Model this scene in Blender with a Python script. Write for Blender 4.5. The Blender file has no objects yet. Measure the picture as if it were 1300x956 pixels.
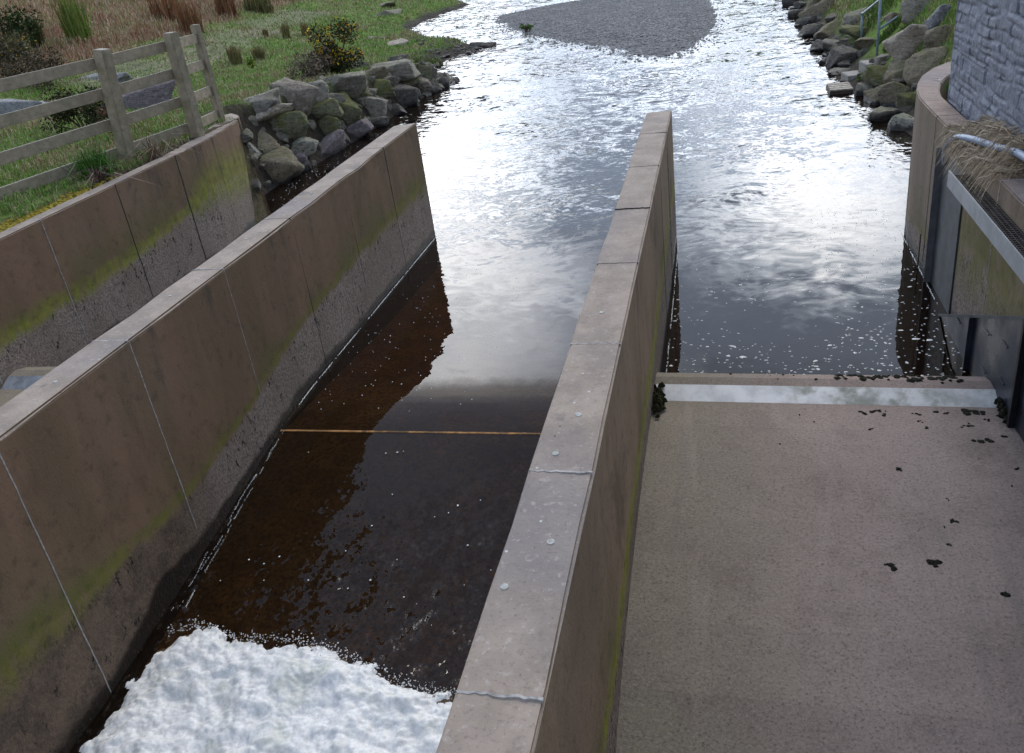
import bpy, bmesh, math, random
import numpy as np
from mathutils import Vector, Matrix, noise
R_=math.radians
random.seed(7); rng=np.random.default_rng(7)
sc=bpy.context.scene; col=sc.collection

# ------------------------------------------------------------------ camera
CAM_Z=4.46; FPX=1072.746
ROT=Matrix(((0.96979962,0.01361632,0.24352268),(0.21065892,0.4564599,-0.86444617),(-0.12292891,0.88963979,0.43980623)))
cd=bpy.data.cameras.new('camera'); cam=bpy.data.objects.new('camera',cd); col.objects.link(cam)
cd.sensor_width=36; cd.lens=FPX/1300*36; cd.shift_y=-45/1300; cd.clip_end=2000; cd.clip_start=.05
cam.matrix_world=Matrix.Translation((0,0,CAM_Z))@ROT.to_4x4(); sc.camera=cam
def ray(u,v):
    d=ROT@Vector((u-650,433-v,-FPX)); return d.normalized()

# ------------------------------------------------------------------ sky and sun
SUN_EL=43; SUN_AZ=9            # azimuth clockwise from +y (towards +x)
w=bpy.data.worlds.new('World'); sc.world=w; w.use_nodes=True
nt=w.node_tree; N=nt.nodes; L=nt.links; N.clear()
out=N.new('ShaderNodeOutputWorld'); bg=N.new('ShaderNodeBackground'); L.new(bg.outputs[0],out.inputs[0]); bg.inputs[1].default_value=.1
sky=N.new('ShaderNodeTexSky'); sky.sky_type='NISHITA'; sky.sun_disc=False
sky.sun_elevation=R_(SUN_EL); sky.sun_rotation=R_(SUN_AZ); sky.dust_density=1.5
tc=N.new('ShaderNodeTexCoord')
def math_(op,a,b=None,c=None,tree=None,clamp=False):
    n=(tree or nt).nodes.new('ShaderNodeMath'); n.operation=op; n.use_clamp=clamp
    for i,x in enumerate((a,b,c)):
        if x is None: continue
        if isinstance(x,(int,float)): n.inputs[i].default_value=x
        else: (tree or nt).links.new(x,n.inputs[i])
    return n.outputs[0]
sep=N.new('ShaderNodeSeparateXYZ'); L.new(tc.outputs['Generated'],sep.inputs[0])
zc=math_('MAXIMUM',sep.outputs[2],0.0); zd=math_('ADD',zc,.16)
px=math_('DIVIDE',sep.outputs[0],zd); py=math_('DIVIDE',sep.outputs[1],zd)
cmb=N.new('ShaderNodeCombineXYZ'); L.new(px,cmb.inputs[0]); L.new(py,cmb.inputs[1]); cmb.inputs[2].default_value=3.7
cn=N.new('ShaderNodeTexNoise'); cn.inputs['Scale'].default_value=1.35; cn.inputs['Detail'].default_value=5; cn.inputs['Roughness'].default_value=.55; cn.inputs['Distortion'].default_value=.35
L.new(cmb.outputs[0],cn.inputs['Vector'])
def lobe(el,az,k):
    d=Vector((math.sin(R_(az))*math.cos(R_(el)),math.cos(R_(az))*math.cos(R_(el)),math.sin(R_(el))))
    vm=N.new('ShaderNodeVectorMath'); vm.operation='DOT_PRODUCT'; L.new(tc.outputs['Generated'],vm.inputs[0]); vm.inputs[1].default_value=d
    a=math_('SUBTRACT',vm.outputs['Value'],1.0); return math_('EXPONENT',math_('MULTIPLY',a,k))
# cloud thickness/brightness: cloud field + broad bright banks low in front, where the sun stands behind thin cloud
LOBES=[(28,-20,70,.24),(18,-20,90,.42),(21,9,110,.80),(10,3,140,-.08),(14,-8,300,-.18),(25,-9,200,-.10),(32,13,58,-.80),(6,-5,40,.10)]
azd=N.new('ShaderNodeVectorMath'); azd.operation='DOT_PRODUCT'; L.new(tc.outputs['Generated'],azd.inputs[0]); azd.inputs[1].default_value=(-.1,.995,0)
def mrange(v,a,b,c,d):
    n=N.new('ShaderNodeMapRange'); n.interpolation_type='SMOOTHSTEP'; L.new(v,n.inputs[0])
    for i,k in enumerate((a,b,c,d)): n.inputs[i+1].default_value=k
    return n.outputs[0]
edge=math_('ADD',sep.outputs[2],math_('MULTIPLY',math_('SUBTRACT',cn.outputs['Fac'],.5),.10))
front=math_('MULTIPLY',mrange(azd.outputs['Value'],.45,.88,0,1),mrange(edge,.455,.55,1,0))
s=math_('ADD',math_('MULTIPLY',cn.outputs['Fac'],1.25),-.33)
for el,az,k,amp in LOBES: s=math_('ADD',s,math_('MULTIPLY',lobe(el,az,k),amp))
cr=N.new('ShaderNodeValToRGB'); L.new(s,cr.inputs[0]); e=cr.color_ramp
e.elements[0].position=.22; e.elements[0].color=(.13,.16,.21,1)
e.elements[1].position=.85; e.elements[1].color=(1,1,1,1)
x=e.elements.new(.45); x.color=(.36,.40,.46,1)
x=e.elements.new(.62); x.color=(.62,.65,.70,1)
# brightness: strong low in front, modest elsewhere
br=math_('ADD',math_('MULTIPLY',front,54.0),20.0)
hiu=mrange(sep.outputs[2],.52,.62,0,1)
bl=N.new('ShaderNodeMix'); bl.data_type='RGBA'; L.new(math_('MULTIPLY',hiu,.35),bl.inputs[0]); L.new(cr.outputs[0],bl.inputs[6]); bl.inputs[7].default_value=(.27,.37,.58,1)
cm=N.new('ShaderNodeVectorMath'); cm.operation='SCALE'; L.new(bl.outputs[2],cm.inputs[0]); L.new(br,cm.inputs['Scale'])
mx=N.new('ShaderNodeMix'); mx.data_type='RGBA'; mx.inputs[0].default_value=.86
L.new(sky.outputs[0],mx.inputs[6]); L.new(cm.outputs[0],mx.inputs[7]); L.new(mx.outputs[2],bg.inputs[0])
sd=bpy.data.lights.new('sun','SUN'); sd.energy=1.0; sd.angle=R_(20); sd.color=(1,.93,.82)
so=bpy.data.objects.new('sun',sd); col.objects.link(so)
sdir=Vector((math.sin(R_(SUN_AZ))*math.cos(R_(SUN_EL)),math.cos(R_(SUN_AZ))*math.cos(R_(SUN_EL)),math.sin(R_(SUN_EL))))
so.rotation_euler=sdir.to_track_quat('Z','Y').to_euler(); so.location=(5,5,30)
sc.view_settings.view_transform='Standard'; sc.view_settings.look='None'; sc.view_settings.gamma=1; sc.view_settings.use_curve_mapping=False
sc.view_settings.exposure=0.45

# ------------------------------------------------------------------ helpers
TOP=1.86
def ip(x,xs,ys): return float(np.interp(x,xs,ys))
def sm(t): t=min(1,max(0,t)); return t*t*(3-2*t)
LY=[-5,14.4,15.0,15.7,16.8,18.3,20.4,23,25,26.2,27.9,29.0,31,33.4,36,38,40,45.7,51,58,63,80,120,400]
LX=[-8.5,-8.6,-9.0,-9.2,-9.2,-9.0,-8.85,-8.8,-8.75,-8.5,-8.4,-9.3,-10.3,-9.8,-8.9,-10.6,-12.2,-15.7,-16.3,-15.4,-17.6,-22,-30,-60]
RY=[-5,14,16.3,17.7,19.3,20.6,21.2,24,30,36,42,60,80,120,400]
RX=[2.6,3.4,3.2,2.9,2.95,2.8,2.5,2.57,2.6,2.65,2.45,1.5,-3,-10,-40]
TY=[0,15,17,20,24,27,29,33,60,400]
TZ=[1.9,1.9,1.65,1.35,1.0,.75,.35,.3,.6,1.2]
def height(x,y):
    xl=ip(y,LY,LX); xr=ip(y,RY,RX)
    if x<xl:
        d=xl-x
        if y<14.4: z=1.88
        else:
            wd=ip(y,[14,27,29,33,60],[1.0,.9,1.5,1.6,2.0])
            z=-.1+(ip(y,TY,TZ)+.1)*sm(d/wd*.5)*2 if d<wd else ip(y,TY,TZ)
        z+=.035*max(0,d-3)+.16*max(0,-x-20)
        if d>40: z-=.12*(d-40)
        return z
    if x>xr:
        d=x-xr
        if y<14: return 1.8
        z=-.1+2.3*sm(.5*min(1,d/2.6))*2*.95+max(0,min(d,16)-2.6)*.22
        return z
    if y<14.4: return -.6
    d=min(x-xl,xr-x); return -.1-.45*sm(d)
def march(u,v,t=8.0,mx=140):
    d=ray(u,v); p=Vector((0,0,CAM_Z))
    while t<mx:
        q=p+d*t
        if q.z<height(q.x,q.y): return q
        t+=.03
    return p+d*mx
def hitz(u,v,z):
    d=ray(u,v); return Vector((0,0,CAM_Z))+d*((z-CAM_Z)/d.z)

def tag(o,label=None,cat=None,group=None,kind=None):
    if label: o['label']=label
    if cat: o['category']=cat
    if group: o['group']=group
    if kind: o['kind']=kind
    return o
def thing(name,label,cat,loc,group=None):
    o=bpy.data.objects.new(name,None); o.empty_display_size=.2; col.objects.link(o); o.location=loc
    return tag(o,label,cat,group)
def link(name,me,m,parent=None,origin=None,smooth=False):
    """mesh is given in world coordinates; its origin is moved to the base centre"""
    if m: me.materials.append(m) if not isinstance(m,(list,tuple)) else [me.materials.append(k) for k in m]
    n=len(me.vertices); co=np.empty(n*3,'f'); me.vertices.foreach_get('co',co); co=co.reshape(-1,3)
    if origin is None:
        lo=co.min(0); hi=co.max(0); origin=Vector(((lo[0]+hi[0])/2,(lo[1]+hi[1])/2,lo[2]))
    me.transform(Matrix.Translation(-Vector(origin)))
    if smooth: me.polygons.foreach_set('use_smooth',[True]*len(me.polygons))
    o=bpy.data.objects.new(name,me); col.objects.link(o)
    o.location=origin
    if parent: o.parent=parent; o.location=Vector(origin)-Vector(parent.location)
    return o
def frombm(bm,name='m'):
    me=bpy.data.meshes.new(name); bm.normal_update(); bm.to_mesh(me); bm.free(); return me
def np_mesh(name,verts,faces,colors=None):
    me=bpy.data.meshes.new(name); verts=np.asarray(verts,'f'); faces=np.asarray(faces,'i')
    nv=len(verts); nf,k=faces.shape
    me.vertices.add(nv); me.vertices.foreach_set('co',verts.ravel())
    me.loops.add(nf*k); me.loops.foreach_set('vertex_index',faces.ravel())
    me.polygons.add(nf); me.polygons.foreach_set('loop_start',np.arange(nf,dtype='i')*k)
    me.polygons.foreach_set('loop_total',np.full(nf,k,'i'))
    me.update(calc_edges=True)
    if colors is not None:
        a=me.color_attributes.new('tint','FLOAT_COLOR','POINT'); c=np.ones((nv,4),'f'); c[:,:3]=colors; a.data.foreach_set('color',c.ravel())
    return me
def grid(xs,ys,fz,keep=None,colf=None,name='g'):
    nx,ny=len(xs),len(ys)
    V=np.empty((nx*ny,3),'f'); C=np.empty((nx*ny,3),'f') if colf else None
    for j,y in enumerate(ys):
        for i,x in enumerate(xs):
            V[j*nx+i]=(x,y,fz(x,y))
            if colf: C[j*nx+i]=colf(x,y)
    ii,jj=np.meshgrid(np.arange(nx-1),np.arange(ny-1)); a=(jj*nx+ii).ravel()
    F=np.stack([a,a+1,a+nx+1,a+nx],1)
    if keep is not None:
        cx=V[F].mean(1); F=F[keep(cx[:,0],cx[:,1])]
    return np_mesh(name,V,F,C)
def box(bm,x0,x1,y0,y1,z0,z1,M=None,bev=0):
    m=Matrix.Translation(((x0+x1)/2,(y0+y1)/2,(z0+z1)/2))@Matrix.Diagonal((x1-x0,y1-y0,z1-z0,1))
    r=bmesh.ops.create_cube(bm,size=1,matrix=(M@m) if M else m)
    if bev:
        es=list({e for v in r['verts'] for e in v.link_edges})
        bmesh.ops.bevel(bm,geom=es,offset=bev,segments=2,affect='EDGES',clamp_overlap=True)
def beam(bm,a,b,wd,ht,up=Vector((0,0,1)),bev=.006):
    a=Vector(a); b=Vector(b); d=b-a; l=d.length; d.normalize(); s_=d.cross(up).normalized(); u_=s_.cross(d)
    M=Matrix((s_,d,u_)).transposed().to_4x4(); M.translation=(a+b)/2
    m=M@Matrix.Diagonal((wd,l,ht,1)); r=bmesh.ops.create_cube(bm,size=1,matrix=m)
    if bev:
        es=list({e for v in r['verts'] for e in v.link_edges})
        bmesh.ops.bevel(bm,geom=es,offset=bev,segments=2,affect='EDGES',clamp_overlap=True)
def tube(bm,pts,r,n=10):
    pts=[Vector(p) for p in pts]; rings=[]
    for i,p in enumerate(pts):
        d=(pts[min(i+1,len(pts)-1)]-pts[max(i-1,0)]).normalized()
        u_=Vector((0,0,1)) if abs(d.z)<.9 else Vector((0,1,0))
        s_=d.cross(u_).normalized(); t_=s_.cross(d)
        rings.append([bm.verts.new(p+(s_*math.cos(a)+t_*math.sin(a))*r) for a in [2*math.pi*k/n for k in range(n)]])
    for A,B in zip(rings,rings[1:]):
        for k in range(n): bm.faces.new((A[k],A[(k+1)%n],B[(k+1)%n],B[k]))
    bm.faces.new(rings[0][::-1]); bm.faces.new(rings[-1])
def smooth_path(p,n=8):
    p=[Vector(q) for q in p]; o=[]
    for i in range(len(p)-1):
        a,b,c,d=p[max(i-1,0)],p[i],p[i+1],p[min(i+2,len(p)-1)]
        for k in range(n):
            t=k/n; o.append(.5*((2*b)+(c-a)*t+(2*a-5*b+4*c-d)*t*t+(3*b-a-3*c+d)*t**3))
    o.append(p[-1]); return o

# ------------------------------------------------------------------ materials
class NT:
    def __init__(s,name,rough=.8,spec=.3):
        s.m=bpy.data.materials.new(name); s.m.use_nodes=True; s.t=s.m.node_tree; s.N=s.t.nodes; s.L=s.t.links
        s.b=s.N['Principled BSDF']; s.b.inputs['Roughness'].default_value=rough; s.b.inputs['Specular IOR Level'].default_value=spec
        g=s.N.new('ShaderNodeNewGeometry'); s.geo=g; s.pos=g.outputs['Position']
        sx=s.N.new('ShaderNodeSeparateXYZ'); s.L.new(s.pos,sx.inputs[0]); s.x,s.y,s.z=sx.outputs
        sn=s.N.new('ShaderNodeSeparateXYZ'); s.L.new(g.outputs['True Normal'],sn.inputs[0]); s.nx,s.ny,s.nz=sn.outputs
    def ma(s,op,a,b=None,c=None,clamp=False): return math_(op,a,b,c,tree=s.t,clamp=clamp)
    def scale(s,v):
        n=s.N.new('ShaderNodeMapping'); n.inputs['Scale'].default_value=v; s.L.new(s.pos,n.inputs[0]); return n.outputs[0]
    def noise(s,sc_,det=4,rough=.55,vec=None,dist=0,col=False):
        n=s.N.new('ShaderNodeTexNoise'); n.inputs['Scale'].default_value=sc_; n.inputs['Detail'].default_value=det; n.inputs['Roughness'].default_value=rough; n.inputs['Distortion'].default_value=dist
        s.L.new(vec or s.pos,n.inputs['Vector']); return n.outputs['Color' if col else 'Fac']
    def vor(s,sc_,vec=None,feat='F1',out='Distance',rnd=1):
        n=s.N.new('ShaderNodeTexVoronoi'); n.feature=feat; n.inputs['Scale'].default_value=sc_; n.inputs['Randomness'].default_value=rnd; s.L.new(vec or s.pos,n.inputs['Vector']); return n.outputs[out]
    def mr(s,v,a,b,c=0,d=1,smooth=True):
        n=s.N.new('ShaderNodeMapRange'); s.L.new(v,n.inputs[0]); n.interpolation_type='SMOOTHSTEP' if smooth else 'LINEAR'
        for i,k in enumerate((a,b,c,d)): n.inputs[i+1].default_value=k
        return n.outputs[0]
    def curve(s,v,pts):      # piecewise linear in v via chain of map ranges
        lo,hi=pts[0][0],pts[-1][0]
        n=s.N.new('ShaderNodeValToRGB'); s.L.new(s.mr(v,lo,hi,smooth=False),n.inputs[0]); e=n.color_ramp
        e.elements[0].position=0; e.elements[0].color=(pts[0][1],)*3+(1,)
        e.elements[1].position=1; e.elements[1].color=(pts[-1][1],)*3+(1,)
        for p in pts[1:-1]:
            k=e.elements.new((p[0]-lo)/(hi-lo)); k.color=(p[1],)*3+(1,)
        sp=s.N.new('ShaderNodeSeparateColor'); s.L.new(n.outputs[0],sp.inputs[0]); return sp.outputs[0]
    def mix(s,f,a,b):
        n=s.N.new('ShaderNodeMix'); n.data_type='RGBA'
        for i,k in ((0,f),(6,a),(7,b)):
            if isinstance(k,(tuple,list)): n.inputs[i].default_value=tuple(k)+(1,)
            elif isinstance(k,(int,float)): n.inputs[i].default_value=k
            else: s.L.new(k,n.inputs[i])
        return n.outputs[2]
    def mul(s,c,f):
        n=s.N.new('ShaderNodeVectorMath'); n.operation='SCALE'; s.L.new(c,n.inputs[0])
        if isinstance(f,(int,float)): n.inputs['Scale'].default_value=f
        else: s.L.new(f,n.inputs['Scale'])
        return n.outputs[0]
    def bump(s,h,st=.5,dist=.02,prev=None):
        n=s.N.new('ShaderNodeBump'); n.inputs['Strength'].default_value=st; n.inputs['Distance'].default_value=dist; s.L.new(h,n.inputs['Height'])
        if prev: s.L.new(prev,n.inputs['Normal'])
        return n.outputs[0]
    def fin(s,c=None,nrm=None,rough=None):
        if c is not None: (s.L.new(c,s.b.inputs['Base Color']) if not isinstance(c,tuple) else setattr(s.b.inputs['Base Color'],'default_value',c+(1,)))
        if nrm is not None: s.L.new(nrm,s.b.inputs['Normal'])
        if rough is not None: s.L.new(rough,s.b.inputs['Roughness'])
        return s.m

def wall_mat(name,band,width=.10,upper=(.215,.135,.085),upper2=(.155,.105,.062),algae=(.21,.185,.045),cover=1.0,broad=None,toneflat=(.375,.305,.25)):
    """cast concrete: pale weathered top, brown stained faces, algae line and exposed aggregate near the waterline"""
    n=NT(name,.85,.25)
    big=n.noise(.55,4); mid=n.noise(3.2,5,.6); fine=n.noise(26,4,.7); spk=n.noise(58,3,.75)
    # faces
    streak=n.noise(1.0,5,.6,vec=n.scale((5,2.2,.35)))
    side=n.mix(n.mr(streak,.35,.66),upper,upper2)
    side=n.mix(n.ma('MULTIPLY',n.mr(big,.45,.7),.65),side,(.20,.14,.095)); side=n.mix(n.mr(n.noise(1,6,.7,vec=n.scale((3,1.3,.9)),dist=.6),.50,.68,0,.55),side,(.10,.066,.042))
    dk=n.noise(1,4,.6,vec=n.scale((2.5,1.6,.25)))
    side=n.mix(n.ma('MULTIPLY',n.mr(dk,.60,.72),n.mr(n.z,.7,1.9,0,.75)),side,(.035,.035,.045))
    # lower aggregate zone
    zb=n.curve(n.y,band) if len(band)>1 else None
    hz=n.ma('SUBTRACT',n.z,zb)
    hz=n.ma('ADD',hz,n.ma('MULTIPLY',n.ma('SUBTRACT',n.noise(1.6,6,.72),.5),.30))
    agg=n.mix(n.mr(n.noise(34,4,.8),.36,.62),(.15,.12,.10),(.34,.275,.23))
    agg=n.mix(n.mr(n.noise(1.3,4),.35,.65,0,.6),agg,(.20,.155,.125)); agg=n.mix(n.mr(n.y,5.9,4.9,0,.85 if name=='pier_concrete' else 0),agg,n.mix(n.mr(n.noise(5,5,.7),.4,.65),(.15,.10,.065),(.07,.05,.035)))
    # black moss spots, denser just under the algae line
    vs=n.ma('SUBTRACT',1.0,n.noise(1,4,.75,vec=n.scale((15,17,9)))); msk=n.mr(n.ma('ADD',n.noise(2.4,3,.6),n.mr(hz,-.45,-.05,-.06,.08)),.42,.56)
    spot=n.ma('MULTIPLY',n.mr(vs,.43,.385),msk)
    agg=n.mix(spot,agg,(.012,.012,.012))
    f1=n.mr(hz,-.12,.0)
    c=n.mix(f1,agg,side)
    wb=width
    if broad: wb=None; wv=n.curve(n.y,broad)
    ah=n.ma('ABSOLUTE',hz)
    al=n.mr(n.ma('DIVIDE',ah,wv if broad else width),1.25,.2)
    al=n.ma('MULTIPLY',al,n.mr(n.noise(5,6,.75,vec=n.scale((1.6,1.6,.45))),.38,.60,min(.9,.22*cover**4),min(1,.92*cover)))
    c=n.mix(al,c,n.mix(n.noise(9,4),algae,(.10,.105,.025)))
    # general olive bloom above the line
    ol=n.ma('MULTIPLY',n.mr(hz,.75,.05),n.mr(n.noise(1.1,4),.42,.66,0,.55)); ol=n.ma('MULTIPLY',ol,n.mr(hz,-.02,.05))
    c=n.mix(ol,c,(.11,.11,.03))
    # wet and dark at the water line, following the water's fall in the chute
    wl=n.curve(n.y,[(0,.4),(4.2,.54),(5.8,.75),(6.8,.94),(7.4,1),(16,1)]); wl=n.ma('SUBTRACT',wl,1.0)
    hw=n.ma('SUBTRACT',n.z,wl); hw=n.ma('ADD',hw,n.ma('MULTIPLY',n.ma('SUBTRACT',n.noise(2.2,4,.6),.5),.22))
    wet=n.mr(n.ma('SUBTRACT',hw,n.curve(n.y,[(0,.02),(3.9,.05),(4.6,.22),(5.3,.07),(6.5,.0),(16,0)]) if name=='pier_concrete' else 0.0),.12,.04)
    c=n.mix(n.ma('MULTIPLY',wet,.93),c,(.018,.014,.012))
    # light mineral specks on faces
    c=n.mix(n.mr(spk,.56,.72,0,.30),c,(.30,.26,.21)); c=n.mix(n.mr(spk,.44,.30,0,.35),c,(.03,.025,.02)); c=n.mix(n.mr(n.noise(9,5,.7),.52,.70,0,.4),c,(.055,.04,.028))
    # top
    t=n.mix(n.mr(mid,.32,.68),toneflat,tuple(k*.72 for k in toneflat))
    t=n.mix(n.ma('MULTIPLY',n.mr(big,.5,.68),.6),t,(.20,.185,.185))
    t=n.mix(n.ma('MULTIPLY',n.mr(n.noise(2.1,5,.7),.60,.70),.55),t,(.11,.105,.11))
    t=n.mix(n.mr(spk,.54,.72,0,.55),t,(.13,.11,.10)); t=n.mix(n.mr(fine,.56,.70,0,.45),t,(.50,.45,.41)); t=n.mix(n.mr(fine,.44,.30,0,.4),t,(.16,.13,.12))
    li=n.vor(3.1); lm=n.mr(n.noise(1.0,2),.48,.56)
    t=n.mix(n.ma('MULTIPLY',n.mr(n.ma('ADD',li,n.ma('MULTIPLY',mid,.05)),.085,.07),lm),t,(.55,.54,.50))
    l2=n.vor(9.3); t=n.mix(n.ma('MULTIPLY',n.mr(l2,.09,.06),n.mr(n.noise(1.7,2),.5,.58)),t,(.55,.54,.50))
    l3=n.vor(7.1,vec=n.scale((1,1,1.01))); t=n.mix(n.ma('MULTIPLY',n.mr(l3,.07,.05),n.mr(n.noise(2.7,2),.55,.6)),t,(.03,.03,.03))
    c=n.mix(n.mr(n.nz,.4,.8),c,t)
    hgt=n.ma('ADD',n.ma('MULTIPLY',fine,.6),n.ma('MULTIPLY',spk,.35))
    low=n.ma('MULTIPLY',n.mr(hz,0,-.15),n.mr(n.nz,.5,.2)); 
    hgt=n.ma('ADD',hgt,n.ma('MULTIPLY',n.ma('MULTIPLY',n.noise(34,3,.7),2.5),low))
    nb=n.bump(hgt,.55,.008); nb=n.bump(mid,.35,.02,nb)
    return n.fin(c,nb,n.mr(wet,0,1,.85,.35))
M_pier=wall_mat('pier_concrete',[(0,.5),(3.5,.47),(4.3,.40),(5.35,.30),(6.4,.48),(7.5,.71),(9.7,.87),(11.9,.93),(16,.95)],broad=[(0,.3),(3.5,.20),(4.6,.08),(5.4,.065),(6.6,.065),(9,.08),(11,.15),(16,.22)],cover=1.1)
M_mid=wall_mat('divider_concrete',[(0,.34),(3.8,.40),(5,.55),(7.3,.60),(9,.72),(12,.8),(16,.8)],width=.15,upper=(.36,.26,.175),upper2=(.29,.215,.14),algae=(.42,.42,.04),cover=1.2)
M_bank=wall_mat('bank_wall_concrete',[(0,.8),(9.4,.8),(11.5,.95),(12.6,1.15),(13.5,1.05),(16,.9)],broad=[(0,.16),(10,.14),(11.6,.12),(12.0,.28),(13,.5),(14.5,.45),(16,.4)],algae=(.31,.32,.045),cover=1.15)
M_right=wall_mat('right_wall_concrete',[(0,.9),(8.5,1.0),(9.4,.9),(10.2,.35),(12,.3),(16,.3)],broad=[(0,.7),(9.2,.6),(10.2,.05),(16,.05)],cover=.8,upper=(.27,.205,.155),upper2=(.22,.175,.125),toneflat=(.33,.25,.21))

def ramp_mat():
    n=NT('ramp_concrete',.9,.2)
    g=n.noise(52,3,.8); g2=n.noise(24,4,.75); big=n.noise(.5,4); mid=n.noise(2.5,5,.6)
    c=n.mix(n.mr(big,.35,.65),(.315,.245,.212),(.27,.212,.183))
    c=n.mix(n.mr(n.x,-.8,1.2,.55,0),c,(.21,.205,.13))
    c=n.mix(n.ma('MULTIPLY',n.mr(mid,.45,.7),.55),c,(.20,.155,.13)); c=n.mix(n.mr(n.noise(1,5,.7,vec=n.scale((2.2,.45,1)),dist=1),.52,.66,0,.35),c,(.36,.29,.25)); c=n.mix(n.mr(n.noise(1,5,.7,vec=n.scale((3.2,.25,1))),.58,.70,0,.35),c,(.17,.15,.10))
    c=n.mix(n.mr(g,.52,.70,0,.8),c,(.10,.08,.07)); c=n.mix(n.mr(g,.46,.34,0,.45),c,(.40,.34,.30)); c=n.mix(n.mr(g2,.56,.70,0,.5),c,(.14,.115,.10))
    st=n.noise(1,4,.6,vec=n.scale((7,.3,1))); c=n.mix(n.mr(st,.55,.75,0,.3),c,(.15,.14,.12))
    c=n.mix(n.mr(n.vor(16),.075,.04),c,(.03,.027,.024))
    # darker towards the right-hand edge
    c=n.mix(n.ma('MULTIPLY',n.mr(n.ma('ADD',n.x,n.ma('MULTIPLY',mid,.9)),1.9,3.4),.5),c,(.08,.064,.055))
    h=n.ma('ADD',g,n.ma('MULTIPLY',g2,1.2))
    return n.fin(c,n.bump(h,.6,.008))
M_ramp=ramp_mat()

def bed_mat():
    n=NT('channel_bed',.6,.4)
    a=n.noise(2.2,6,.7); b=n.noise(24,4,.75); 
    c=n.mix(n.mr(a,.35,.65),(.17,.10,.04),(.36,.225,.095)); c=n.mix(n.mr(b,.42,.62),c,(.09,.05,.02))
    return n.fin(c,n.bump(b,.5,.02))
M_bed=bed_mat()

def water_mat(name,tint,ripple,far=False,spec=.9):
    m=bpy.data.materials.new(name); m.use_nodes=True; n=NT.__new__(NT); n.m=m; n.t=m.node_tree; n.N=n.t.nodes; n.L=n.t.links; n.N.clear()
    o=n.N.new('ShaderNodeOutputMaterial'); g=n.N.new('ShaderNodeNewGeometry'); n.pos=g.outputs['Position']
    sx=n.N.new('ShaderNodeSeparateXYZ'); n.L.new(n.pos,sx.inputs[0]); n.x,n.y,n.z=sx.outputs
    nb=ripple(n)
    fr=n.N.new('ShaderNodeFresnel'); fr.inputs[0].default_value=1.36; n.L.new(nb,fr.inputs['Normal'])
    gl=n.N.new('ShaderNodeBsdfGlossy'); gl.inputs['Roughness'].default_value=.02; n.L.new(nb,gl.inputs['Normal'])
    tr=n.N.new('ShaderNodeBsdfTransparent'); tr.inputs[0].default_value=tint+(1,)
    df=n.N.new('ShaderNodeBsdfDiffuse'); df.inputs[0].default_value=(.020,.012,.007,1)
    ms=n.N.new('ShaderNodeMixShader'); ms.inputs[0].default_value=.30; n.L.new(tr.outputs[0],ms.inputs[1]); n.L.new(df.outputs[0],ms.inputs[2])
    ms2=n.N.new('ShaderNodeMixShader'); n.L.new(fr.outputs[0],ms2.inputs[0]); n.L.new(ms.outputs[0],ms2.inputs[1]); n.L.new(gl.outputs[0],ms2.inputs[2])
    n.L.new(ms2.outputs[0],o.inputs[0]); return m
def rip_river(n):
    # calm near the walls, crossed wavelets in mid-stream, broken riffle further out
    warp=n.noise(.35,3,.6,col=True)
    add=n.N.new('ShaderNodeVectorMath'); add.operation='MULTIPLY_ADD'; n.L.new(warp,add.inputs[0]); add.inputs[1].default_value=(1.6,1.6,0); n.L.new(n.pos,add.inputs[2])
    def aniso(s,rot):
        mp=n.N.new('ShaderNodeMapping'); mp.inputs['Scale'].default_value=s; mp.inputs['Rotation'].default_value=(0,0,R_(rot)); n.L.new(add.outputs[0],mp.inputs[0]); return mp.outputs[0]
    calm=n.mr(n.noise(.28,3),.40,.62,.35,1.2)
    def slope(scale,det,rough,rot,str_):
        c_=n.noise(scale,det,rough,vec=aniso((.8,1.12,1),rot),col=True)
        v=n.N.new('ShaderNodeVectorMath'); v.operation='SUBTRACT'; n.L.new(c_,v.inputs[0]); v.inputs[1].default_value=(.5,.5,.5)
        return n.mul(v.outputs[0],str_)
    calm=n.ma('MULTIPLY',calm,n.mr(n.x,-1.0,-.6,1.45,1)); A1=n.ma('MULTIPLY',calm,n.curve(n.y,[(6,.01),(8,.035),(9.5,.08),(12.5,.15),(16,.26),(22,.36),(30,.5),(60,.55)]))
    A2=n.ma('MULTIPLY',calm,n.curve(n.y,[(6,.00),(9,.03),(12,.10),(15,.30),(20,.42),(30,.5),(60,.5)]))
    A3=n.curve(n.y,[(6,.0),(11,.02),(14,.12),(20,.25),(30,.35),(60,.35)])
    A0=n.curve(n.y,[(6,.0),(12,.03),(18,.10),(26,.25),(60,.32)])
    tot=slope(1.6,2,.5,20,A0)
    for sl in (slope(3.4,2,.5,8,A1),slope(7.5,2,.55,-14,A2),slope(17,2,.6,9,A3)):
        ad=n.N.new('ShaderNodeVectorMath'); ad.operation='ADD'; n.L.new(tot,ad.inputs[0]); n.L.new(sl,ad.inputs[1]); tot=ad.outputs[0]
    ml=n.N.new('ShaderNodeVectorMath'); ml.operation='MULTIPLY_ADD'; n.L.new(tot,ml.inputs[0]); ml.inputs[1].default_value=(.65,.82,0); ml.inputs[2].default_value=(0,0,1)
    nm=n.N.new('ShaderNodeVectorMath'); nm.operation='NORMALIZE'; n.L.new(ml.outputs[0],nm.inputs[0]); return nm.outputs[0]
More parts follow.
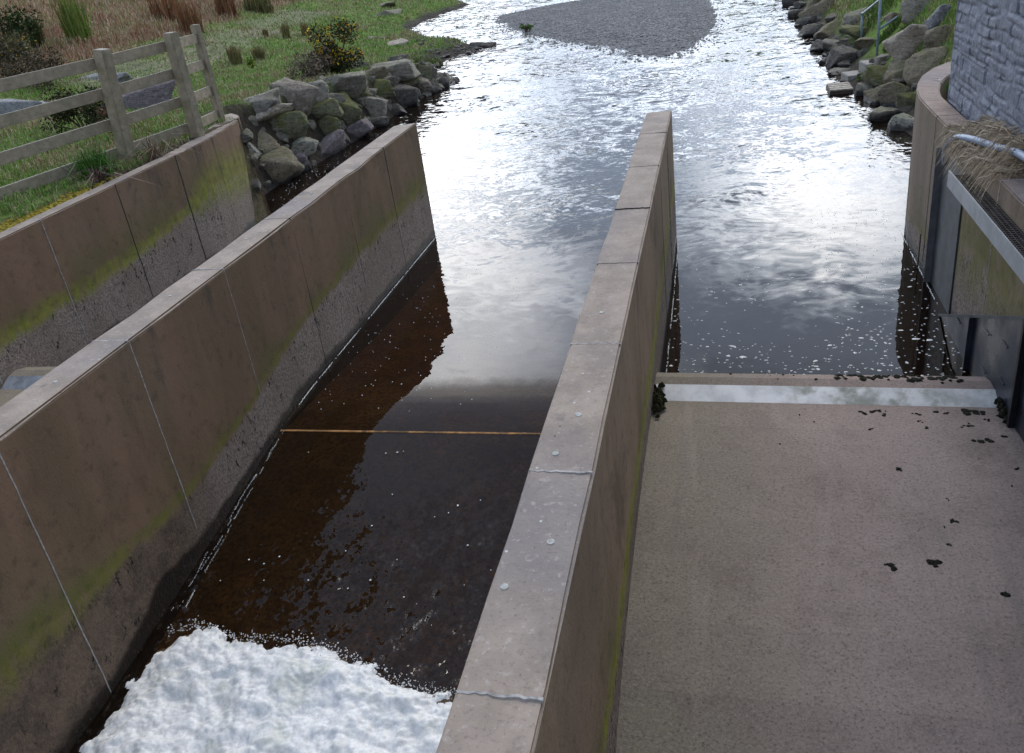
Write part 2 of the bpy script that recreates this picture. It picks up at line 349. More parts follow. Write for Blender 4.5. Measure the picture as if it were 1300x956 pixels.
def rip_chute(n):
    tot=None
    for sc_,v_,pts in ((3.2,(1.3,.8,1),[(2,.5),(4.5,.42),(5.4,.24),(6.2,.06),(6.9,.012),(8,.02)]),(8.5,(1.1,.9,1),[(2,.7),(4.5,.62),(5.4,.40),(6.2,.08),(6.9,.008),(8,.01)]),(17,(1.15,.85,1),[(2,.9),(4.5,.8),(5.2,.6),(5.9,.2),(6.5,.04),(8,.0)]),(34,(1.1,.9,1),[(2,.45),(4.5,.4),(5.2,.3),(6,.08),(6.6,.0),(8,.0)])):
        c_=n.noise(sc_,2,.55,vec=n.scale(v_),col=True,dist=.4)
        v=n.N.new('ShaderNodeVectorMath'); v.operation='SUBTRACT'; n.L.new(c_,v.inputs[0]); v.inputs[1].default_value=(.5,.5,.5)
        sl=n.mul(v.outputs[0],n.curve(n.y,pts))
        if tot is None: tot=sl
        else:
            ad=n.N.new('ShaderNodeVectorMath'); ad.operation='ADD'; n.L.new(tot,ad.inputs[0]); n.L.new(sl,ad.inputs[1]); tot=ad.outputs[0]
    g2=n.N.new('ShaderNodeNewGeometry')
    ml=n.N.new('ShaderNodeVectorMath'); ml.operation='MULTIPLY_ADD'; n.L.new(tot,ml.inputs[0]); ml.inputs[1].default_value=(1,1,0); n.L.new(g2.outputs['Normal'],ml.inputs[2])
    nm=n.N.new('ShaderNodeVectorMath'); nm.operation='NORMALIZE'; n.L.new(ml.outputs[0],nm.inputs[0]); return nm.outputs[0]
M_river=water_mat('peaty_river_water',(.55,.34,.17),rip_river)
M_chute=water_mat('chute_water_surface',(.60,.47,.31),rip_chute)

def simple(name,c,rough=.7,spec=.3,metal=0,var=.25,ns=12,bump=.3,bd=.01):
    n=NT(name,rough,spec); a=n.noise(ns,4,.6); b=n.noise(ns*.15,3)
    cc=n.mix(n.ma('MULTIPLY',n.mr(a,.35,.65),1.0),tuple(k*(1-var) for k in c),tuple(min(1,k*(1+var)) for k in c))
    cc=n.mix(n.mr(b,.4,.7,0,.4),cc,tuple(k*(1-var*1.4) for k in c))
    n.b.inputs['Metallic'].default_value=metal
    return n.fin(cc,n.bump(a,bump,bd))
M_foam=None
def foam_mat():
    n=NT('white_foam',.5,.4); a=n.noise(26,4,.7); b=n.noise(4,4,.6)
    c=n.mix(n.mr(a,.35,.6),(.74,.73,.71),(.90,.89,.87)); c=n.mix(n.mr(b,.50,.70,0,.6),c,(.52,.54,.46)); c=n.mix(n.mr(n.vor(34),.30,.55,0,.25),c,(.6,.62,.6))
    n.b.inputs['Subsurface Weight'].default_value=.3; n.b.inputs['Subsurface Radius'].default_value=(.05,.05,.05); n.b.inputs['Subsurface Scale'].default_value=1.0
    return n.fin(c,n.bump(n.ma('ADD',a,n.ma('MULTIPLY',n.vor(70),.3)),.35,.010))
M_foam=foam_mat()
def seal_mat(name,c): return simple(name,c,.8,.2,0,.3,25,.5)
M_white=seal_mat('pale_sealant',(.36,.34,.32)); M_dark=seal_mat('dark_joint',(.035,.032,.03))

def rock_mat(name,c1,c2,moss=.3,spots=0):
    n=NT(name,.85,.3)
    tcn=n.N.new('ShaderNodeTexCoord'); oi=n.N.new('ShaderNodeObjectInfo')
    strat=n.noise(4.5,5,.7,vec=n.scale((1,1,3.2))); a=n.noise(2.6,6,.7); f=n.noise(13,5,.8)
    c=n.mix(n.mr(a,.35,.66),c1,c2); c=n.mix(n.mr(strat,.5,.72,0,.6),c,tuple(k*.45 for k in c1))
    c=n.mul(c,n.ma('ADD',n.ma('MULTIPLY',oi.outputs['Random'],.6),.7))
    c=n.mix(n.mr(f,.54,.66,0,.6),c,tuple(min(1,k*1.7) for k in c2)); c=n.mix(n.mr(f,.46,.36,0,.8),c,tuple(k*.3 for k in c1))
    up=n.ma('ADD',n.ma('MULTIPLY',n.nz,.25),n.noise(2.6,5,.65))
    c=n.mix(n.mr(up,.66-.25*moss,.82-.22*moss,0,.9*min(1,moss*1.8)),c,n.mix(n.noise(14,3),(.085,.095,.02),(.13,.13,.035)))
    if spots:
        c=n.mix(n.mr(n.vor(11),.25,.18,0,.85),c,(.02,.02,.02))
    wet=n.mr(n.ma('ADD',n.z,n.ma('MULTIPLY',n.noise(4,3),.25)),.30,.16)
    c=n.mix(n.ma('MULTIPLY',wet,.9),c,(.022,.018,.02))
    nb=n.bump(f,.8,.05); nb=n.bump(strat,.8,.10,nb)
    return n.fin(c,nb,n.mr(wet,0,1,.85,.35))
RM={'grey':rock_mat('grey_rock',(.22,.20,.165),(.32,.285,.235),.25),
    'tan':rock_mat('tan_rock',(.32,.265,.21),(.42,.36,.29),.1),
    'brown':rock_mat('brown_rock',(.19,.155,.11),(.26,.22,.155),.3),
    'mossy':rock_mat('mossy_rock',(.17,.165,.10),(.27,.26,.18),.7),
    'spotted':rock_mat('spotted_rock',(.30,.29,.23),(.40,.38,.32),.25,1),
    'dark':rock_mat('dark_rock',(.10,.088,.078),(.17,.15,.13),.15),
    'purple':rock_mat('purple_rock',(.20,.165,.165),(.28,.235,.23),.05),
    'blue':rock_mat('blue_grey_rock',(.20,.20,.205),(.29,.29,.29),.06)}

def tint_mat(name,rough=.8,trans=.0):
    n=NT(name,rough,.15); v=n.N.new('ShaderNodeVertexColor'); v.layer_name='tint'
    c=v.outputs[0]; c=n.mul(c,n.mr(n.noise(30,2),.3,.7,.75,1.25)); return n.fin(c)
M_blade=tint_mat('grass_blades')

# ------------------------------------------------------------------ setting: ground
PATH=[march(u,v) for u,v in ((130,104),(175,86),(250,68),(300,46),(345,27),(390,14))]
PATH=[(p.x,p.y) for p in PATH]
def pdist(x,y):
    best=1e9
    for (ax,ay),(bx,by) in zip(PATH,PATH[1:]):
        dx,dy=bx-ax,by-ay; t=max(0,min(1,((x-ax)*dx+(y-ay)*dy)/(dx*dx+dy*dy)))
        d=math.hypot(x-ax-t*dx,y-ay-t*dy)
        s_=(dx*(y-ay)-dy*(x-ax))/math.hypot(dx,dy)
        if d<best: best=d; side=s_
    return best,side
def zone(x,y):
    """heath fraction, path fraction"""
    d,s_=pdist(x,y); nz=noise.noise(Vector((x*.35,y*.35,0)))*1.6+noise.noise(Vector((x*1.3,y*1.3,4)))*.6
    p=sm((1.9+nz*.9-d)/1.2)
    hth=sm((s_-1.2+nz*1.0)/2.2) if x<-8 else 0
    return hth,p
def gcol(x,y):
    nz=noise.noise(Vector((x*.8,y*.8,2))); n2=noise.noise(Vector((x*.25,y*.25,9))); n3=noise.noise(Vector((x*3,y*3,5)))
    g=np.array((.14,.22,.045))*(1+.35*nz); dry=np.array((.27,.22,.12))
    f=sm(.35+n2*1.3+n3*.5-.1); g=g*(1-.55*f)+dry*.55*f
    hth,p=zone(x,y)
    hc=np.array((.32,.23,.15))*(1+.4*nz); red=np.array((.30,.17,.11)); gr=np.array((.18,.19,.07))
    q=sm(.5+n2*2.2); hc=hc*(1-.5*q)+red*.5*q
    k=sm((-n2-.05)/.2)*.5; hc=hc*(1-k)+gr*k
    c=g*(1-hth)+hc*hth
    pc=np.array((.25,.225,.165))*(1+.35*n3); c=c*(1-.6*p)+pc*.6*p
    z=height(x,y); xl=ip(y,LY,LX); xr=ip(y,RY,RX)
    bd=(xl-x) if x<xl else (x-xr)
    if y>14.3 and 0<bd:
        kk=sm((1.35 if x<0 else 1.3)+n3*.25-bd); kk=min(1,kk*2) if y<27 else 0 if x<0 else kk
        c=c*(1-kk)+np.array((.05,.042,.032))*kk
    if z<.30: 
        k=sm((.30-z)/.2); c=c*(1-k)+np.array((.055,.047,.04))*k
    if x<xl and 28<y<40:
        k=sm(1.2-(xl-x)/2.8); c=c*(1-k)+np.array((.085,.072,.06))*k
    if xl<=x<=xr: c=np.array((.05,.028,.012))
    if y<14.2 and x<0:
        k=sm((.55+n3*.3-(xl-x))/.3); c=c*(1-k)+np.array((.10,.085,.05))*k
    return np.clip(c,.01,.6)
def lin(a,b,s_): return list(np.arange(a,b,s_))
xs=lin(-400,-120,40)+lin(-120,-60,8)+lin(-60,-30,1.0)+lin(-30,-12,.3)+lin(-12,-8.75,.12)+[-8.70,-8.50,-8.2]+lin(-8,2.2,.6)+[2.2,2.5,2.62]+lin(2.7,6.4,.13)+lin(6.5,14,.5)+lin(14,60,5)+lin(60,400,40)
ys=[-8,-2,4,8,10]+lin(11,30,.2)+lin(30,64,.45)+lin(64,120,4)+lin(120,400,35)
def gz(x,y):
    z=height(x,y)
    xl=ip(y,LY,LX); xr=ip(y,RY,RX)
    if x<xl or x>xr:
        d=(xl-x) if x<xl else x-xr
        k=sm(d/1.0)
        z+=k*(noise.noise(Vector((x*.5,y*.5,0)))*.16+noise.noise(Vector((x*2.1,y*2.1,3)))*.05)
        if x<xl and y<14.6: z=min(z,1.86+max(0,(d-.35))*.12)
    return z
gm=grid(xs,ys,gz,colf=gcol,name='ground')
def ground_mat():
    n=NT('ground_cover',.95,.1); v=n.N.new('ShaderNodeVertexColor'); v.layer_name='tint'
    a=n.noise(7,5,.7); b=n.noise(28,3,.7)
    c=n.mul(v.outputs[0],n.mr(a,.3,.7,.6,1.35)); c=n.mix(n.mr(b,.58,.75,0,.35),c,(.24,.20,.12))
    return n.fin(c,n.bump(n.ma('ADD',a,b),.7,.08))
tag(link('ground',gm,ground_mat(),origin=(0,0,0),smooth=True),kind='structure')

# ------------------------------------------------------------------ water
def wz(y):  # surface profile in the centre channel
    return ip(y,[0,3.5,4.3,4.9,5.5,6.1,6.6,6.95,7.25,7.6],[-.56,-.52,-.45,-.38,-.285,-.19,-.115,-.055,-.018,0])
def wzs(y): # smoothed
    return sum(wz(y+k*.12) for k in (-2,-1,0,1,2))/5
xs=lin(-4.66,-1.0,.03)+[-1.0]; ys=lin(.5,7.9,.04)+[7.9]
def cz(x,y):
    k=sm((6.6-y)/2.2)
    r=noise.noise(Vector((x*3.2,y*2.0,0)))*.016+noise.noise(Vector((x*7,y*5,3)))*.008
    # standing ridge thrown off the pier foot
    e=math.exp(-((x+4.62)/.10)**2)*.035*k
    return wzs(y)+r*k+e
tag(link('chute_water',grid(xs,ys,cz),M_chute,origin=(-2.8,4,0),smooth=True),kind='structure')
xs=lin(-9.6,3.6,.6)+[3.6]; xl_=[-60,-40,-25,-18,-14,-11]+xs+[4.5]
ys=[7.3,7.6]+lin(7.9,30,.7)+lin(30,120,3)+lin(120,400,20)
def rkeep(cx,cy): return ~((cx>-4.8)&(cx<-.9)&(cy<7.9))
xl_=[-400,-200,-100,-60,-40,-25,-18,-14,-11,-9.6,-8.3,-6.5,-4.8,-2.8,-.9,.5,2,3.6,4.5]
tag(link('river_water',grid(xl_,ys,lambda x,y:0.0,keep=rkeep),M_river,origin=(0,20,0)),kind='structure')
# channel bed under the chute
bm=bmesh.new()
def strip(bm,x0,x1,prof,zlow=None):
    pr=[(bm.verts.new((x0,y,z)),bm.verts.new((x1,y,z))) for y,z in prof]
    for (a,b),(c,d) in zip(pr,pr[1:]): bm.faces.new((a,b,d,c))
    return pr
strip(bm,-4.8,-.9,[(y,wz(y)-.035-.08*sm((6.7-y)/1)) for y in [0,2,3.5,4.3,4.9,5.5,6.1,6.5]]+[(6.82,-.098),(6.856,-.088),(6.887,-.088),(6.95,-.13),(8,-.2),(10,-.4),(14.4,-.6)])
tag(link('channel_bed',frombm(bm),M_bed,origin=(-2.8,4,-1)),kind='structure')
# rusty weir crest edge
bm=bmesh.new(); box(bm,-4.63,-1.03,6.855,6.888,-.35,-.067,bev=.004)
def rust():
    n=NT('rusty_steel',.8,.3); a=n.noise(9,4,.7); c=n.mix(n.mr(a,.35,.65),(.46,.23,.075),(.24,.12,.04)); c=n.mix(n.mr(n.ma('ADD',n.noise(2.4,5,.75),n.mr(n.x,-3.2,-1.2,0,.16)),.46,.58,0,.9),c,(.10,.055,.025)); return n.fin(c,n.bump(a,.4,.01))
tag(link('weir_edge',frombm(bm),rust()),'orange rusted steel weir edge just under the brown water across the centre channel','weir edge')

# foam boil
def foam_edge(x): return ip(x,[-4.7,-4.6,-4.5,-4.3,-3.96,-3.4,-3.0,-2.7,-2.45,-2.2,-1.9,-1.5,-1.0],[4.0,4.15,4.5,4.6,4.5,4.52,4.46,4.36,4.25,4.2,4.16,3.98,3.8])
xs=lin(-4.66,-1.0,.011); ys=lin(2.4,4.9,.011)
def ft(x,y,s): return noise.turbulence(Vector((x*s,y*s,1.3)),4,True,noise_basis='PERLIN_ORIGINAL')
X,Y=np.meshgrid(xs,ys)
Z=np.empty(X.shape); K=np.empty(X.shape); HO=np.empty(X.shape)
for j in range(X.shape[0]):
    for i in range(X.shape[1]):
        x,y=X[j,i],Y[j,i]; p=Vector((x,y,0))
        ed=foam_edge(x)+noise.noise(p*4)*.10+noise.noise(p*11)*.05+noise.noise(p*28)*.025
        k=ed-y; K[j,i]=k
        q3=p+Vector((noise.noise(p*6),noise.noise(p*6+Vector((7,3,1))),0))*.05
        t=noise.noise(p*2.0)*.05+noise.noise(p*4.7)*.035+noise.noise(p*10)*.022+(.55-noise.voronoi(q3*10)[0][0])*.034+(.5-noise.voronoi(q3*23)[0][0])*.016+noise.noise(p*48)*.006
        base=wzs(y)
        lift=sm(k/.42)*.11-.030 if k>-.25 else -.2
        if k<=0: lift=-.035+k*1.0
        q_=Vector((x+noise.noise(p*3)*.15,y+noise.noise(p*3+Vector((9,0,0)))*.15,0)); HO[j,i]=abs(noise.noise(q_*5.5))*.9+abs(noise.noise(q_*13))*.5+noise.noise(q_*1.7+Vector((0,0,5)))*.35
        wallgap=sm((x+4.66)/.35)
        Z[j,i]=base+lift*1.0*(.55+.45*wallgap)-(1-wallgap)*.05+t*sm((k+.05)/.2)
nx=len(xs); V=np.stack([X.ravel(),Y.ravel(),Z.ravel()],1)
ii,jj=np.meshgrid(np.arange(nx-1),np.arange(len(ys)-1)); a=(jj*nx+ii).ravel(); F=np.stack([a,a+1,a+nx+1,a+nx],1)
base=np.array([wzs(y) for y in ys]); zb=np.repeat(base,nx)
kr=K.ravel()[F].mean(1); ho=HO.ravel()[F].mean(1)
thr=.55+np.clip(kr,0,.6)*20.0-np.clip(.12-kr,0,.12)*2.2
F=F[((Z.ravel()[F]-zb[F]).min(1)>np.where(kr>.12,-.01,.012))&((V[:,0][F].mean(1)>-4.5)|((Z.ravel()[F]-zb[F]).min(1)>.03))&(ho<thr)]
used=np.unique(F); rem=np.full(len(V),-1); rem[used]=np.arange(len(used)); V=V[used]; F=rem[F]
dv=[];df_=[]
for k in range(900):
    x=random.uniform(-4.5,-1.05); ed=foam_edge(x); y=ed-.15+random.gauss(0,.03); r=random.uniform(.003,.009); z=wzs(y)+.012+abs(random.gauss(0,.03))*(1 if y<ed+.05 else .15)
    o=len(dv); dv+=[(x+r,y,z),(x-r,y,z),(x,y+r,z),(x,y-r,z),(x,y,z+r),(x,y,z-r*.5)]; df_+=[(o+a_,o+b_,o+c_) for a_,b_,c_ in ((0,2,4),(2,1,4),(1,3,4),(3,0,4),(2,0,5),(1,2,5),(3,1,5),(0,3,5))]
tag(link('foam_spray',np_mesh('spray',dv,df_),M_foam,smooth=True),'droplets and bubbles thrown up along the front of the white foam','spray',kind='stuff')
tag(link('foam_boil',np_mesh('foam_boil',V,F),M_foam,smooth=True),'churning white foam boiling at the foot of the centre chute','foam',kind='stuff')

# foam flecks: floating bubbles on the pools, foam threads along the wall feet
def flat_blob(cx,cy,cz,r,asp=1.0,ang=0,n=7,h=.006):
    vs=[(cx,cy,cz+h)]; fs=[]
    for k in range(n):
        a=2*math.pi*k/n; rr=r*random.uniform(.6,1.15); x=rr*math.cos(a)*asp; y=rr*math.sin(a)
        vs.append((cx+x*math.cos(ang)-y*math.sin(ang),cy+x*math.sin(ang)+y*math.cos(ang),cz-.002))
    for k in range(n): fs.append((0,1+k,1+(k+1)%n))
    return vs,fs
VS=[];FS=[]
def addblob(*a,**k):
    v,f=flat_blob(*a,**k); o=len(VS); VS.extend(v); FS.extend([tuple(i+o for i in q) for q in f])
cnt=0
while cnt<520:
    x=random.uniform(-.6,2.35); y=7.85+abs(random.gauss(0,1.9)); 
    if noise.noise(Vector((x*1.2,y*.7,0)))<random.uniform(-.6,.15) or y>16: continue
    addblob(x,y,0.001,random.uniform(.005,.013)*(2.0 if random.random()<.08 else 1),random.uniform(1,2.2),random.gauss(0,.3)); cnt+=1
for k in range(220):
    x=random.uniform(1.2,2.3); y=random.uniform(8,13); addblob(x,y,0.001,random.uniform(.006,.016),random.uniform(1,1.6))
for k in range(170):
    x=random.uniform(-4.5,-2.6); y=random.uniform(7.2,11.5); addblob(x,y,wzs(y)+.001,random.uniform(.004,.010))
for k in range(130):
    y=random.uniform(14.5,22); xl=ip(y,LY,LX); x=xl+abs(random.gauss(0,.6))+.05; addblob(x,y,0.001,random.uniform(.005,.011),random.uniform(1,1.5),1.3)
for k in range(120):
    y=random.uniform(10,18); x=-7.8+abs(random.gauss(0,1)); 
    if x<-5.1: addblob(x,y,0.001,random.uniform(.005,.010),1.3)
for k in range(160):
    x=random.uniform(-4.4,-1.1); y=random.uniform(4.6,6.6)
    if random.random()<.12: addblob(x,y,wzs(y)+.012,random.uniform(.004,.012))
addblob(-1.75,6.05,wzs(6.05)+.015,.028)
def thread(p,q,n,wd,dx=0,jit=.012):
    for k in range(n):
        t=k/n; x=p[0]+(q[0]-p[0])*t+random.gauss(0,jit); y=p[1]+(q[1]-p[1])*t
        if noise.noise(Vector((x*2,y*2.2,3)))+random.random()*.5>.05: addblob(x+dx,y,wzs(y)+.002 if -4.7<x<-.9 else .002,wd*random.uniform(.6,1.3),2.5,math.atan2(q[1]-p[1],q[0]-p[0]))
thread((-4.60,12.7),(-4.60,7.3),420,.0045,jit=.003)
for q_ in range(4):
    o_=random.uniform(0,.10); y_=7.1-random.random()*.6
    while y_>4.55:
        t_=(7.1-y_)/2.5; x_=-4.60+o_*(.2+t_)+noise.noise(Vector((y_*1.6,q_*3,0)))*.09*t_
        if noise.noise(Vector((y_*5,q_*7,2)))>.0 and random.random()<.75: addblob(x_+random.gauss(0,.006),y_,wzs(y_)+math.exp(-((x_+4.62)/.10)**2)*.035*sm((6.6-y_)/2.2)+.012,random.uniform(.0015,.0035),1.0,0,h=.004); addblob(x_,y_+.008,wzs(y_)+math.exp(-((x_+4.62)/.10)**2)*.035*sm((6.6-y_)/2.2)+.012,random.uniform(.001,.0035),random.uniform(1,3),1.57+random.gauss(0,.3),h=.004)
        y_-=.012
thread((-.63,12.0),(-.60,7.9),260,.005,jit=.003)
thread((2.39,12.0),(2.36,9.5),160,.006,jit=.003)
thread((3.15,16.3),(2.85,17.6),90,.014,jit=.02); thread((2.85,17.6),(2.9,19.2),60,.012,jit=.02)
tag(link('foam_flecks',np_mesh('flecks',VS,FS),simple('fleck_foam',(.78,.78,.75),.6,.3,0,.1)),'small white foam flecks drifting on the river beside the walls','foam',kind='stuff')

# ------------------------------------------------------------------ concrete walls
def ribbon_wall(front,back,z0,z1,bev=.012,sub=.35):
    """solid wall between two plan polylines (same count)"""
    bm=bmesh.new(); n=len(front)
    ft_=[bm.verts.new((x,y,z1)) for x,y in front]; bt=[bm.verts.new((x,y,z1)) for x,y in back]
    fb=[bm.verts.new((x,y,z0)) for x,y in front]; bb=[bm.verts.new((x,y,z0)) for x,y in back]
    for i in range(n-1):
        bm.faces.new((ft_[i],ft_[i+1],bt[i+1],bt[i])); bm.faces.new((fb[i],fb[i+1],ft_[i+1],ft_[i]))
        bm.faces.new((bt[i],bt[i+1],bb[i+1],bb[i])); bm.faces.new((bb[i],bb[i+1],fb[i+1],fb[i]))
    bm.faces.new((ft_[0],bt[0],bb[0],fb[0])); bm.faces.new((ft_[-1],fb[-1],bb[-1],bt[-1]))
    bmesh.ops.recalc_face_normals(bm,faces=bm.faces)
    es=[e for e in bm.edges if (abs(e.verts[0].co.z-z1)<1e-5 and abs(e.verts[1].co.z-z1)<1e-5 and len(e.link_faces)==2 and e.calc_face_angle()>.8) or (abs(e.verts[0].co.z-e.verts[1].co.z)>.5 and e.calc_face_angle()>.9)]
    bmesh.ops.bevel(bm,geom=es,offset=bev,segments=2,affect='EDGES',clamp_overlap=True)
    return bm
def chip(bm,z1,seed,amp=.012,near=None):
    """cut long arrises into short pieces and wear them"""
    es=[e for e in bm.edges if e.calc_length()>.25 and e.verts[0].co.z>z1-.02 and e.verts[1].co.z>z1-.02]
    for k in range(5):
        es=[e for e in bm.edges if e.calc_length()>.06 and e.verts[0].co.z>z1-.02 and e.verts[1].co.z>z1-.02 and abs((e.verts[0].co-e.verts[1].co).normalized().y)>.7]
        if not es: break
        bmesh.ops.subdivide_edges(bm,edges=es,cuts=1)
    for v in bm.verts:
        if v.co.z>z1-.02:
            q=Vector((v.co.x*9,v.co.y*9,seed)); d=noise.noise(q); d2=noise.noise(q*3.3)
            if d+d2*.6>.25: v.co.z-=amp*(d+d2*.6)*2
            v.co.x+=d2*amp*.5
def seal(bm,pts,wd,axis='x',proud=.003):
    """a strip of joint filler following pts; axis = surface normal axis"""
    n=len(pts); A=[];B=[];S={'x':Vector((0,1,0)),'-x':Vector((0,1,0)),'z':Vector((0,1,0))}[axis]; P={'x':Vector((1,0,0)),'-x':Vector((-1,0,0)),'z':Vector((0,0,1))}[axis]
    for p in pts:
        p=Vector(p); ww=wd*random.uniform(.75,1.15)/2; j=noise.noise(p*2.3)*wd*.5
        A.append((bm.verts.new(p+P*proud+S*(ww+j)),bm.verts.new(p-P*.01+S*(ww+j)))); B.append((bm.verts.new(p+P*proud-S*(ww-j)),bm.verts.new(p-P*.01-S*(ww-j))))
    for i in range(n-1):
        bm.faces.new((A[i][0],A[i+1][0],B[i+1][0],B[i][0])); bm.faces.new((A[i][0],A[i][1],A[i+1][1],A[i+1][0])); bm.faces.new((B[i][0],B[i+1][0],B[i+1][1],B[i][1]))
    bm.faces.new((A[0][0],B[0][0],B[0][1],A[0][1])); bm.faces.new((A[-1][0],A[-1][1],B[-1][1],B[-1][0]))
def joint(wall,y,x0,x1,zlow,face,white,topwhite=True,face_wd=.008,facezs=None,label=None):
    """joint_seal part: across the top and down one face"""
    bm=bmesh.new()
    if x0 is not None:
        seal(bm,[(x0+(x1-x0)*k/14,y+random.uniform(-.006,.006),TOP) for k in range(15)],.013 if white else .010,'z',.0015)
        link('joint_seal',frombm(bm),M_white if (white and topwhite) else M_dark,wall); bm=bmesh.new()
    if face:
        fx,ax,a,b=face
        seal(bm,[(fx,y+random.uniform(-.002,.002),a+(b-a)*k/24) for k in range(25)],face_wd,ax); link('face_joint',frombm(bm),M_white if white else M_dark,wall)
    else: bm.free()

# centre dividing wall
W=thing('dividing_wall','long brown concrete dividing wall in the middle, between the centre chute and the dry ramp','wall',(-.85,6,-1))
bm=ribbon_wall([(-1.02,-3),(-1.02,12.13)],[(-.67,-3),(-.67,12.2)],-1.2,TOP,.014); chip(bm,TOP,3)
link('wall_body',frombm(bm),M_mid,W)
for y,wh in ((3.59,1),(5.05,1),(6.5,0),(7.92,0),(9.38,0),(10.9,0),(2.15,1)):
    joint(W,y,-1.015,-.675,0,(-.67,'x',.0,1.84) if y==9.38 or y==10.9 else None,wh)
bm=bmesh.new(); seal(bm,[(-.67,10.75,.05+1.66*k/20) for k in range(21)],.022,'x',.010); link('sealing_strip',frombm(bm),M_white,W)
# survey studs set in the top
def stud(par,x,y,r=.022):
    bm=bmesh.new(); bmesh.ops.create_cone(bm,segments=18,radius1=r,radius2=r*.85,depth=.012,cap_ends=True,matrix=Matrix.Translation((x,y,TOP-.002))); link('stud',frombm(bm),M_stud,par)
M_stud=simple('stud_mortar',(.42,.42,.39),.7,.3,0,.25,40)
for x,y in ((-.80,3.03),(-.955,2.72),(-.83,4.15),(-.86,5.55),(-.9,3.75)): stud(W,x,y)

# left pier
W=thing('pier_wall','tall brown concrete pier wall left of the white foam, with a green algae line above the water','wall',(-4.8,6,-1))
bm=ribbon_wall([(-4.64,-3),(-4.64,12.72)],[(-4.985,-3),(-4.985,12.60)],-1.2,TOP,.014); chip(bm,TOP,8)
link('wall_body',frombm(bm),M_pier,W)
for y,wh,fz in ((2.3,1,(-.5,1.85)),(3.76,1,(-.45,1.85)),(5.22,1,(-.05,1.85)),(6.73,1,(.25,1.85)),(8.19,0,(.02,1.85)),(9.7,0,(.4,1.8)),(11.21,0,(.02,1.85))):
    joint(W,y,-4.98 if y not in(9.7,3.76) else None,-4.645,0,(-4.64,'x',fz[0],fz[1]),wh,face_wd=.011 if y in (5.22,3.76) else .007)
for x,y in ((-4.80,4.55),(-4.82,6.1),(-4.84,7.55),(-4.8,9.1)): stud(W,x,y,.018)

# left bank retaining wall (curved nose)
W=thing('retaining_wall','left bank concrete retaining wall with a curved end and bright green algae, below the timber fence','wall',(-8.5,7,-1))
fr=[(-8.36,-3),(-8.36,11.7),(-8.37,12.5),(-8.42,13.0),(-8.49,13.4),(-8.57,13.9),(-8.68,14.3),(-8.80,14.6),(-8.98,14.85),(-9.2,15.05)]
bk=[(-8.60,-3),(-8.60,11.7),(-8.68,12.5),(-8.77,13.0),(-8.86,13.4),(-8.97,13.9),(-9.08,14.25),(-9.18,14.5),(-9.30,14.68),(-9.42,14.85)]
bm=ribbon_wall(fr,bk,-1.2,TOP,.014); chip(bm,TOP,5)
link('wall_body',frombm(bm),M_bank,W)
for y,wh,a in ((7.2,1,.1),(8.68,1,.1),(10.2,0,.1),(11.73,0,.1)):
    joint(W,y,-8.595 if y<9 else None,-8.365,0,(-8.36,'x',a,1.85),wh if y<9 else 0,face_wd=.012 if y<11 else .03)

# right wall with slot
W=thing('channel_wall','curved right-hand concrete wall below the painted stone building, with the steel post in it','wall',(2.6,7,-1))
fr=[(2.43,10.22),(2.43,11.2),(2.44,11.75),(2.50,12.25),(2.60,12.7),(2.74,13.15),(2.95,13.58),(3.22,13.95),(3.6,14.2),(5.5,14.5)]
bk=[(2.70,10.22),(2.70,11.2),(2.70,11.75),(2.76,12.15),(2.85,12.5),(2.98,12.85),(3.15,13.15),(3.4,13.4),(3.7,13.55),(5.5,13.8)]
bm=ribbon_wall(fr,bk,-1.2,TOP,.014); chip(bm,TOP,6,.005); link('wall_body',frombm(bm),M_right,W)
bm=ribbon_wall([(2.58,9.25),(2.58,10.22)],[(2.70,9.25),(2.70,10.22)],-1.2,TOP,.005); link('slot_back',frombm(bm),M_right,W)
bm=ribbon_wall([(2.43,-3),(2.43,9.25)],[(2.70,-3),(2.70,9.25)],-1.2,TOP,.014); chip(bm,TOP,6,.005); link('wall_body',frombm(bm),M_right,W)
for y in (10.72,8.15): joint(W,y,2.435,2.695,0,(2.43,'-x',.05 if y>10 else .05,1.85),y<9,face_wd=.01)

# ------------------------------------------------------------------ ramps with crest
def spill(name,x0,x1,label,prof,xk=None,skew=0):
    t=thing(name,label,'spillway',((x0+x1)/2,5,-1))
    bm=bmesh.new(); nx_=14
    cols=[]
    for k in range(nx_+1):
        x=x0+(x1-x0)*k/nx_; sk=skew*(x-x0); cols.append([bm.verts.new((x,y+sk*(1 if y>6.5 else max(0,(y-3)/3.5)),z)) for y,z in prof])
    for A,B in zip(cols,cols[1:]):
        for i in range(len(prof)-1): bm.faces.new((A[i],A[i+1],B[i+1],B[i]))
    bmesh.ops.recalc_face_normals(bm,faces=bm.faces)
    link('ramp_slab',frombm(bm),M_ramp,t,smooth=False)
    return t
RP=[(-3,-.9),(1,-.75),(2.4,-.38),(3.0,-.2),(3.8,.045),(4.3,.14),(4.8,.20),(5.3,.235),(6.0,.25),(6.6,.24),(7.18,.19),(7.2,.19),(7.2,.10),(7.43,.30),(7.45,.305),(7.6,.26),(7.76,.02),(7.8,-.6)]
RP=[(-3,-.9),(1,-.75),(2.4,-.38),(3.0,-.2),(3.8,.045),(4.3,.14),(4.8,.20),(5.3,.235),(6.0,.25),(6.6,.23),(7.12,.17),(7.11,.135),(7.31,.235),(7.45,.25),(7.62,.20),(7.74,.03),(7.76,-.6)]
t=spill('spillway_ramp',-.68,2.44,'dry speckled concrete ramp at the right with a bright metal strip along its upstream edge',RP,skew=-.035)
